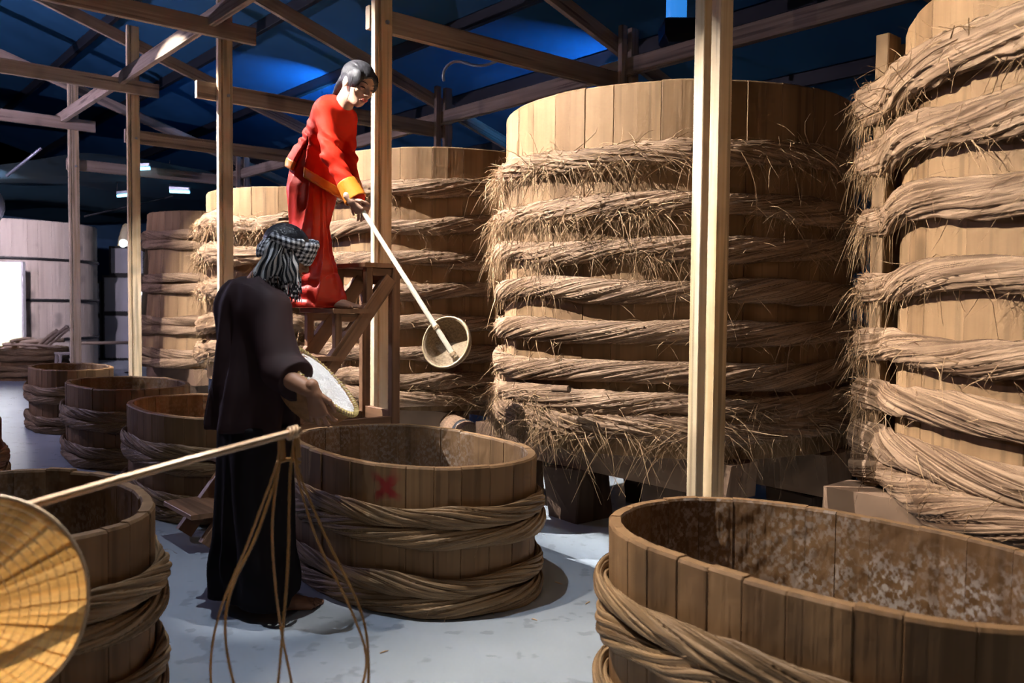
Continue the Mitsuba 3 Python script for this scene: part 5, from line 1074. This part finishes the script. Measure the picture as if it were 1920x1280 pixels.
# draped cloth ceiling, lamps and fittings
gx, gy = np.meshgrid(np.linspace(-14.5, -4.7, 110), np.linspace(12.4, 20.6, 90), indexing='ij')
dv_ = gx * V[0] + gy * V[1]; du_ = gx * U[0] + gy * U[1]
zz_ = 3.34 + 0.05 * np.sin(dv_ * 2.1) - 0.16 * np.abs(np.sin(du_ * 0.9 + 0.4)) + 0.03 * np.sin(du_ * 3.1 + dv_)
pts = np.stack([gx, gy, zz_], -1).reshape(-1, 3); i, j = np.meshgrid(np.arange(109), np.arange(89), indexing='ij'); gg = lambda a, b: a * 90 + b
solo('draped_cloth', trimesh.Trimesh(pts, np.vstack([np.stack([gg(i, j), gg(i + 1, j), gg(i + 1, j + 1)], -1).reshape(-1, 3), np.stack([gg(i, j), gg(i + 1, j + 1), gg(i, j + 1)], -1).reshape(-1, 3)]), process=False), 'drape_cloth', 'dark teal cloth draped in folds under the ceiling at far left', 'cloth', True)
plain('tube_glass', (0.7, 0.9, 1.0), 0.4, 0.4)
for i, (a_, b_) in enumerate([((-5.60, 14.0, 3.06), (-5.28, 14.0, 3.05)), ((-6.55, 14.2, 3.00), (-6.2, 14.2, 3.04)), ((-5.35, 12.2, 3.14), (-5.16, 12.2, 3.15))]):
    r = thing('strip_light', ['cyan strip light right of the second post at upper left', 'cyan strip light left of the second post at upper left', 'highest of the three cyan strip lights'][i], 'lamp')
    k = part(r, 'tube', tube([A_(*a_), A_(*b_)], 0.022, 8), 'tube_glass', True, 'lit cyan tube'); scene[k]['emitter'] = {'type': 'area', 'radiance': rgb(0.8 * DIM, 2.6 * DIM, 3.5 * DIM)}
    part(r, 'batten', tm(hullpts([A_(*q_) + A_(0, 0, z) + A_(0, y, 0) for q_ in (a_, b_) for z in (0.03, 0.07) for y in (-0.03, 0.03)])), 'grey_metal')
    part(r, 'hanger', tube([A_(*a_) + Z * 0.05, A_(*a_) + Z * 0.5], 0.006, 6), 'black_metal', True)
solo('conduit', tube([A_(-7.2, 12.2, 3.02), A_(-6.7, 12.2, 3.42)], 0.022, 8), 'grey_metal', 'pale straight conduit slanting under the draped cloth at the left edge', 'pipe', True)
solo('conduit', tube([A_(-7.4, 14.8, 2.72), A_(-5.9, 14.9, 3.10)], 0.016, 8), 'black_metal', 'thin dark conduit slanting across the draped cloth', 'pipe', True)
fan = thing('ceiling_fan', 'round grey fan drum at the left edge, high up', 'fan')
fo = A_(-6.02, 9.6, 2.32); fa = A_(0.80, -0.60, 0); MFan = frame(fo, np.cross(Z, fa), Z, fa)
part(fan, 'drum', moved(lathe([(0.20, -0.12), (0.27, -0.10), (0.285, 0.0), (0.27, 0.10), (0.255, 0.10), (0.268, 0.0), (0.255, -0.08), (0.20, -0.10)], 40), MFan), 'grey_metal', True)
for k_ in range(5):
    q = k_ / 5 * 6.283; e = np.array([math.cos(q), math.sin(q), 0]); t_ = np.array([-e[1], e[0], 0])
    part(fan, 'blade', moved(tm(hullpts([e * 0.04 + t_ * 0.03 + np.array([0, 0, 0.01]), e * 0.04 - t_ * 0.03 - np.array([0, 0, 0.01]), e * 0.24 + t_ * 0.06 + np.array([0, 0, 0.02]), e * 0.24 - t_ * 0.06 - np.array([0, 0, 0.02]), e * 0.14 + np.array([0, 0, 0.006])])), MFan), 'grey_metal')
part(fan, 'hub', moved(trimesh.creation.cylinder(0.05, 0.08, sections=20), MFan), 'black_metal', True)
part(fan, 'bracket', tube([fo + Z * 0.28, fo + Z * 1.2], 0.02, 8), 'black_metal', True)
solo('hanging_cable', tube(spline([A_(-0.70, 8.6, 3.48), A_(-0.69, 8.6, 3.60), A_(-0.60, 8.6, 3.67), A_(-0.42, 8.6, 3.64), A_(-0.25, 8.6, 3.65), A_(-0.12, 8.6, 3.72)], 30), 0.014, 8), 'white_paint', 'pale curved cable hanging under the ceiling, right of the woman', 'cable', True)
pj = thing('stage_projector', 'dark projector with a lit blue drum under the ceiling, left of the nearest post', 'projector')
po = A_(1.36, 7.2, 3.62)
part(pj, 'body', tm(hullpts([po + A_(x, y, z) for x in (-0.14, 0.14) for y in (-0.16, 0.16) for z in (-0.14, -0.02)] + [po + A_(x, y, z) for x in (-0.10, 0.10) for y in (-0.12, 0.12) for z in (-0.20, 0.0)])), 'black_metal')
k = part(pj, 'drum', moved(trimesh.creation.cylinder(0.085, 0.22, sections=24), frame(po + A_(-0.02, 0, 0.12), A_(1, 0, 0), A_(0, 1, 0), Z)), 'blue_plastic', True, 'bright blue drum'); scene[k]['emitter'] = {'type': 'area', 'radiance': rgb(0.02 * DIM, 0.16 * DIM, 0.5 * DIM)}
plain('blue_plastic', (0.08, 0.36, 0.85), 0.4, 0.5)
part(pj, 'yoke', tube([po + A_(0.17, 0, -0.1), po + A_(0.17, 0, 0.18), po + A_(0.17, 0, 0.6)], 0.014, 8), 'black_metal', True)
# things of one kind share a group
for _k in [k for k in labels if '__' not in k and 'category' in labels[k]]:
    for _p, _g in (('fermentation_vat', 'big vats along the timber frame'), ('wooden_tub', 'oval wooden tubs on the floor'), ('timber_post', 'posts of the timber frame'), ('tie_beam', 'lower tie beams of the timber frame'),
                   ('cross_beam', 'upper beams reaching left'), ('ridge_beam', 'long beams of the timber frame'), ('rafter', 'sloping roof rafters'), ('support_beam', 'beams under the vats'), ('support_block', 'blocks under the vats'),
                   ('storage_case', 'grey cases stacked at the far end'), ('strip_light', 'cyan strip lights under the cloth'), ('carrying_basket', 'carrying baskets under the pole'), ('cane_hanger', 'cane hangers of the carrying pole'), ('globe_lamp', 'small lit globes'), ('rail_stand', 'stands of the brown rail'), ('conduit', 'conduits at upper left')):
        if _k.startswith(_p): labels[_k].setdefault('group', _g)
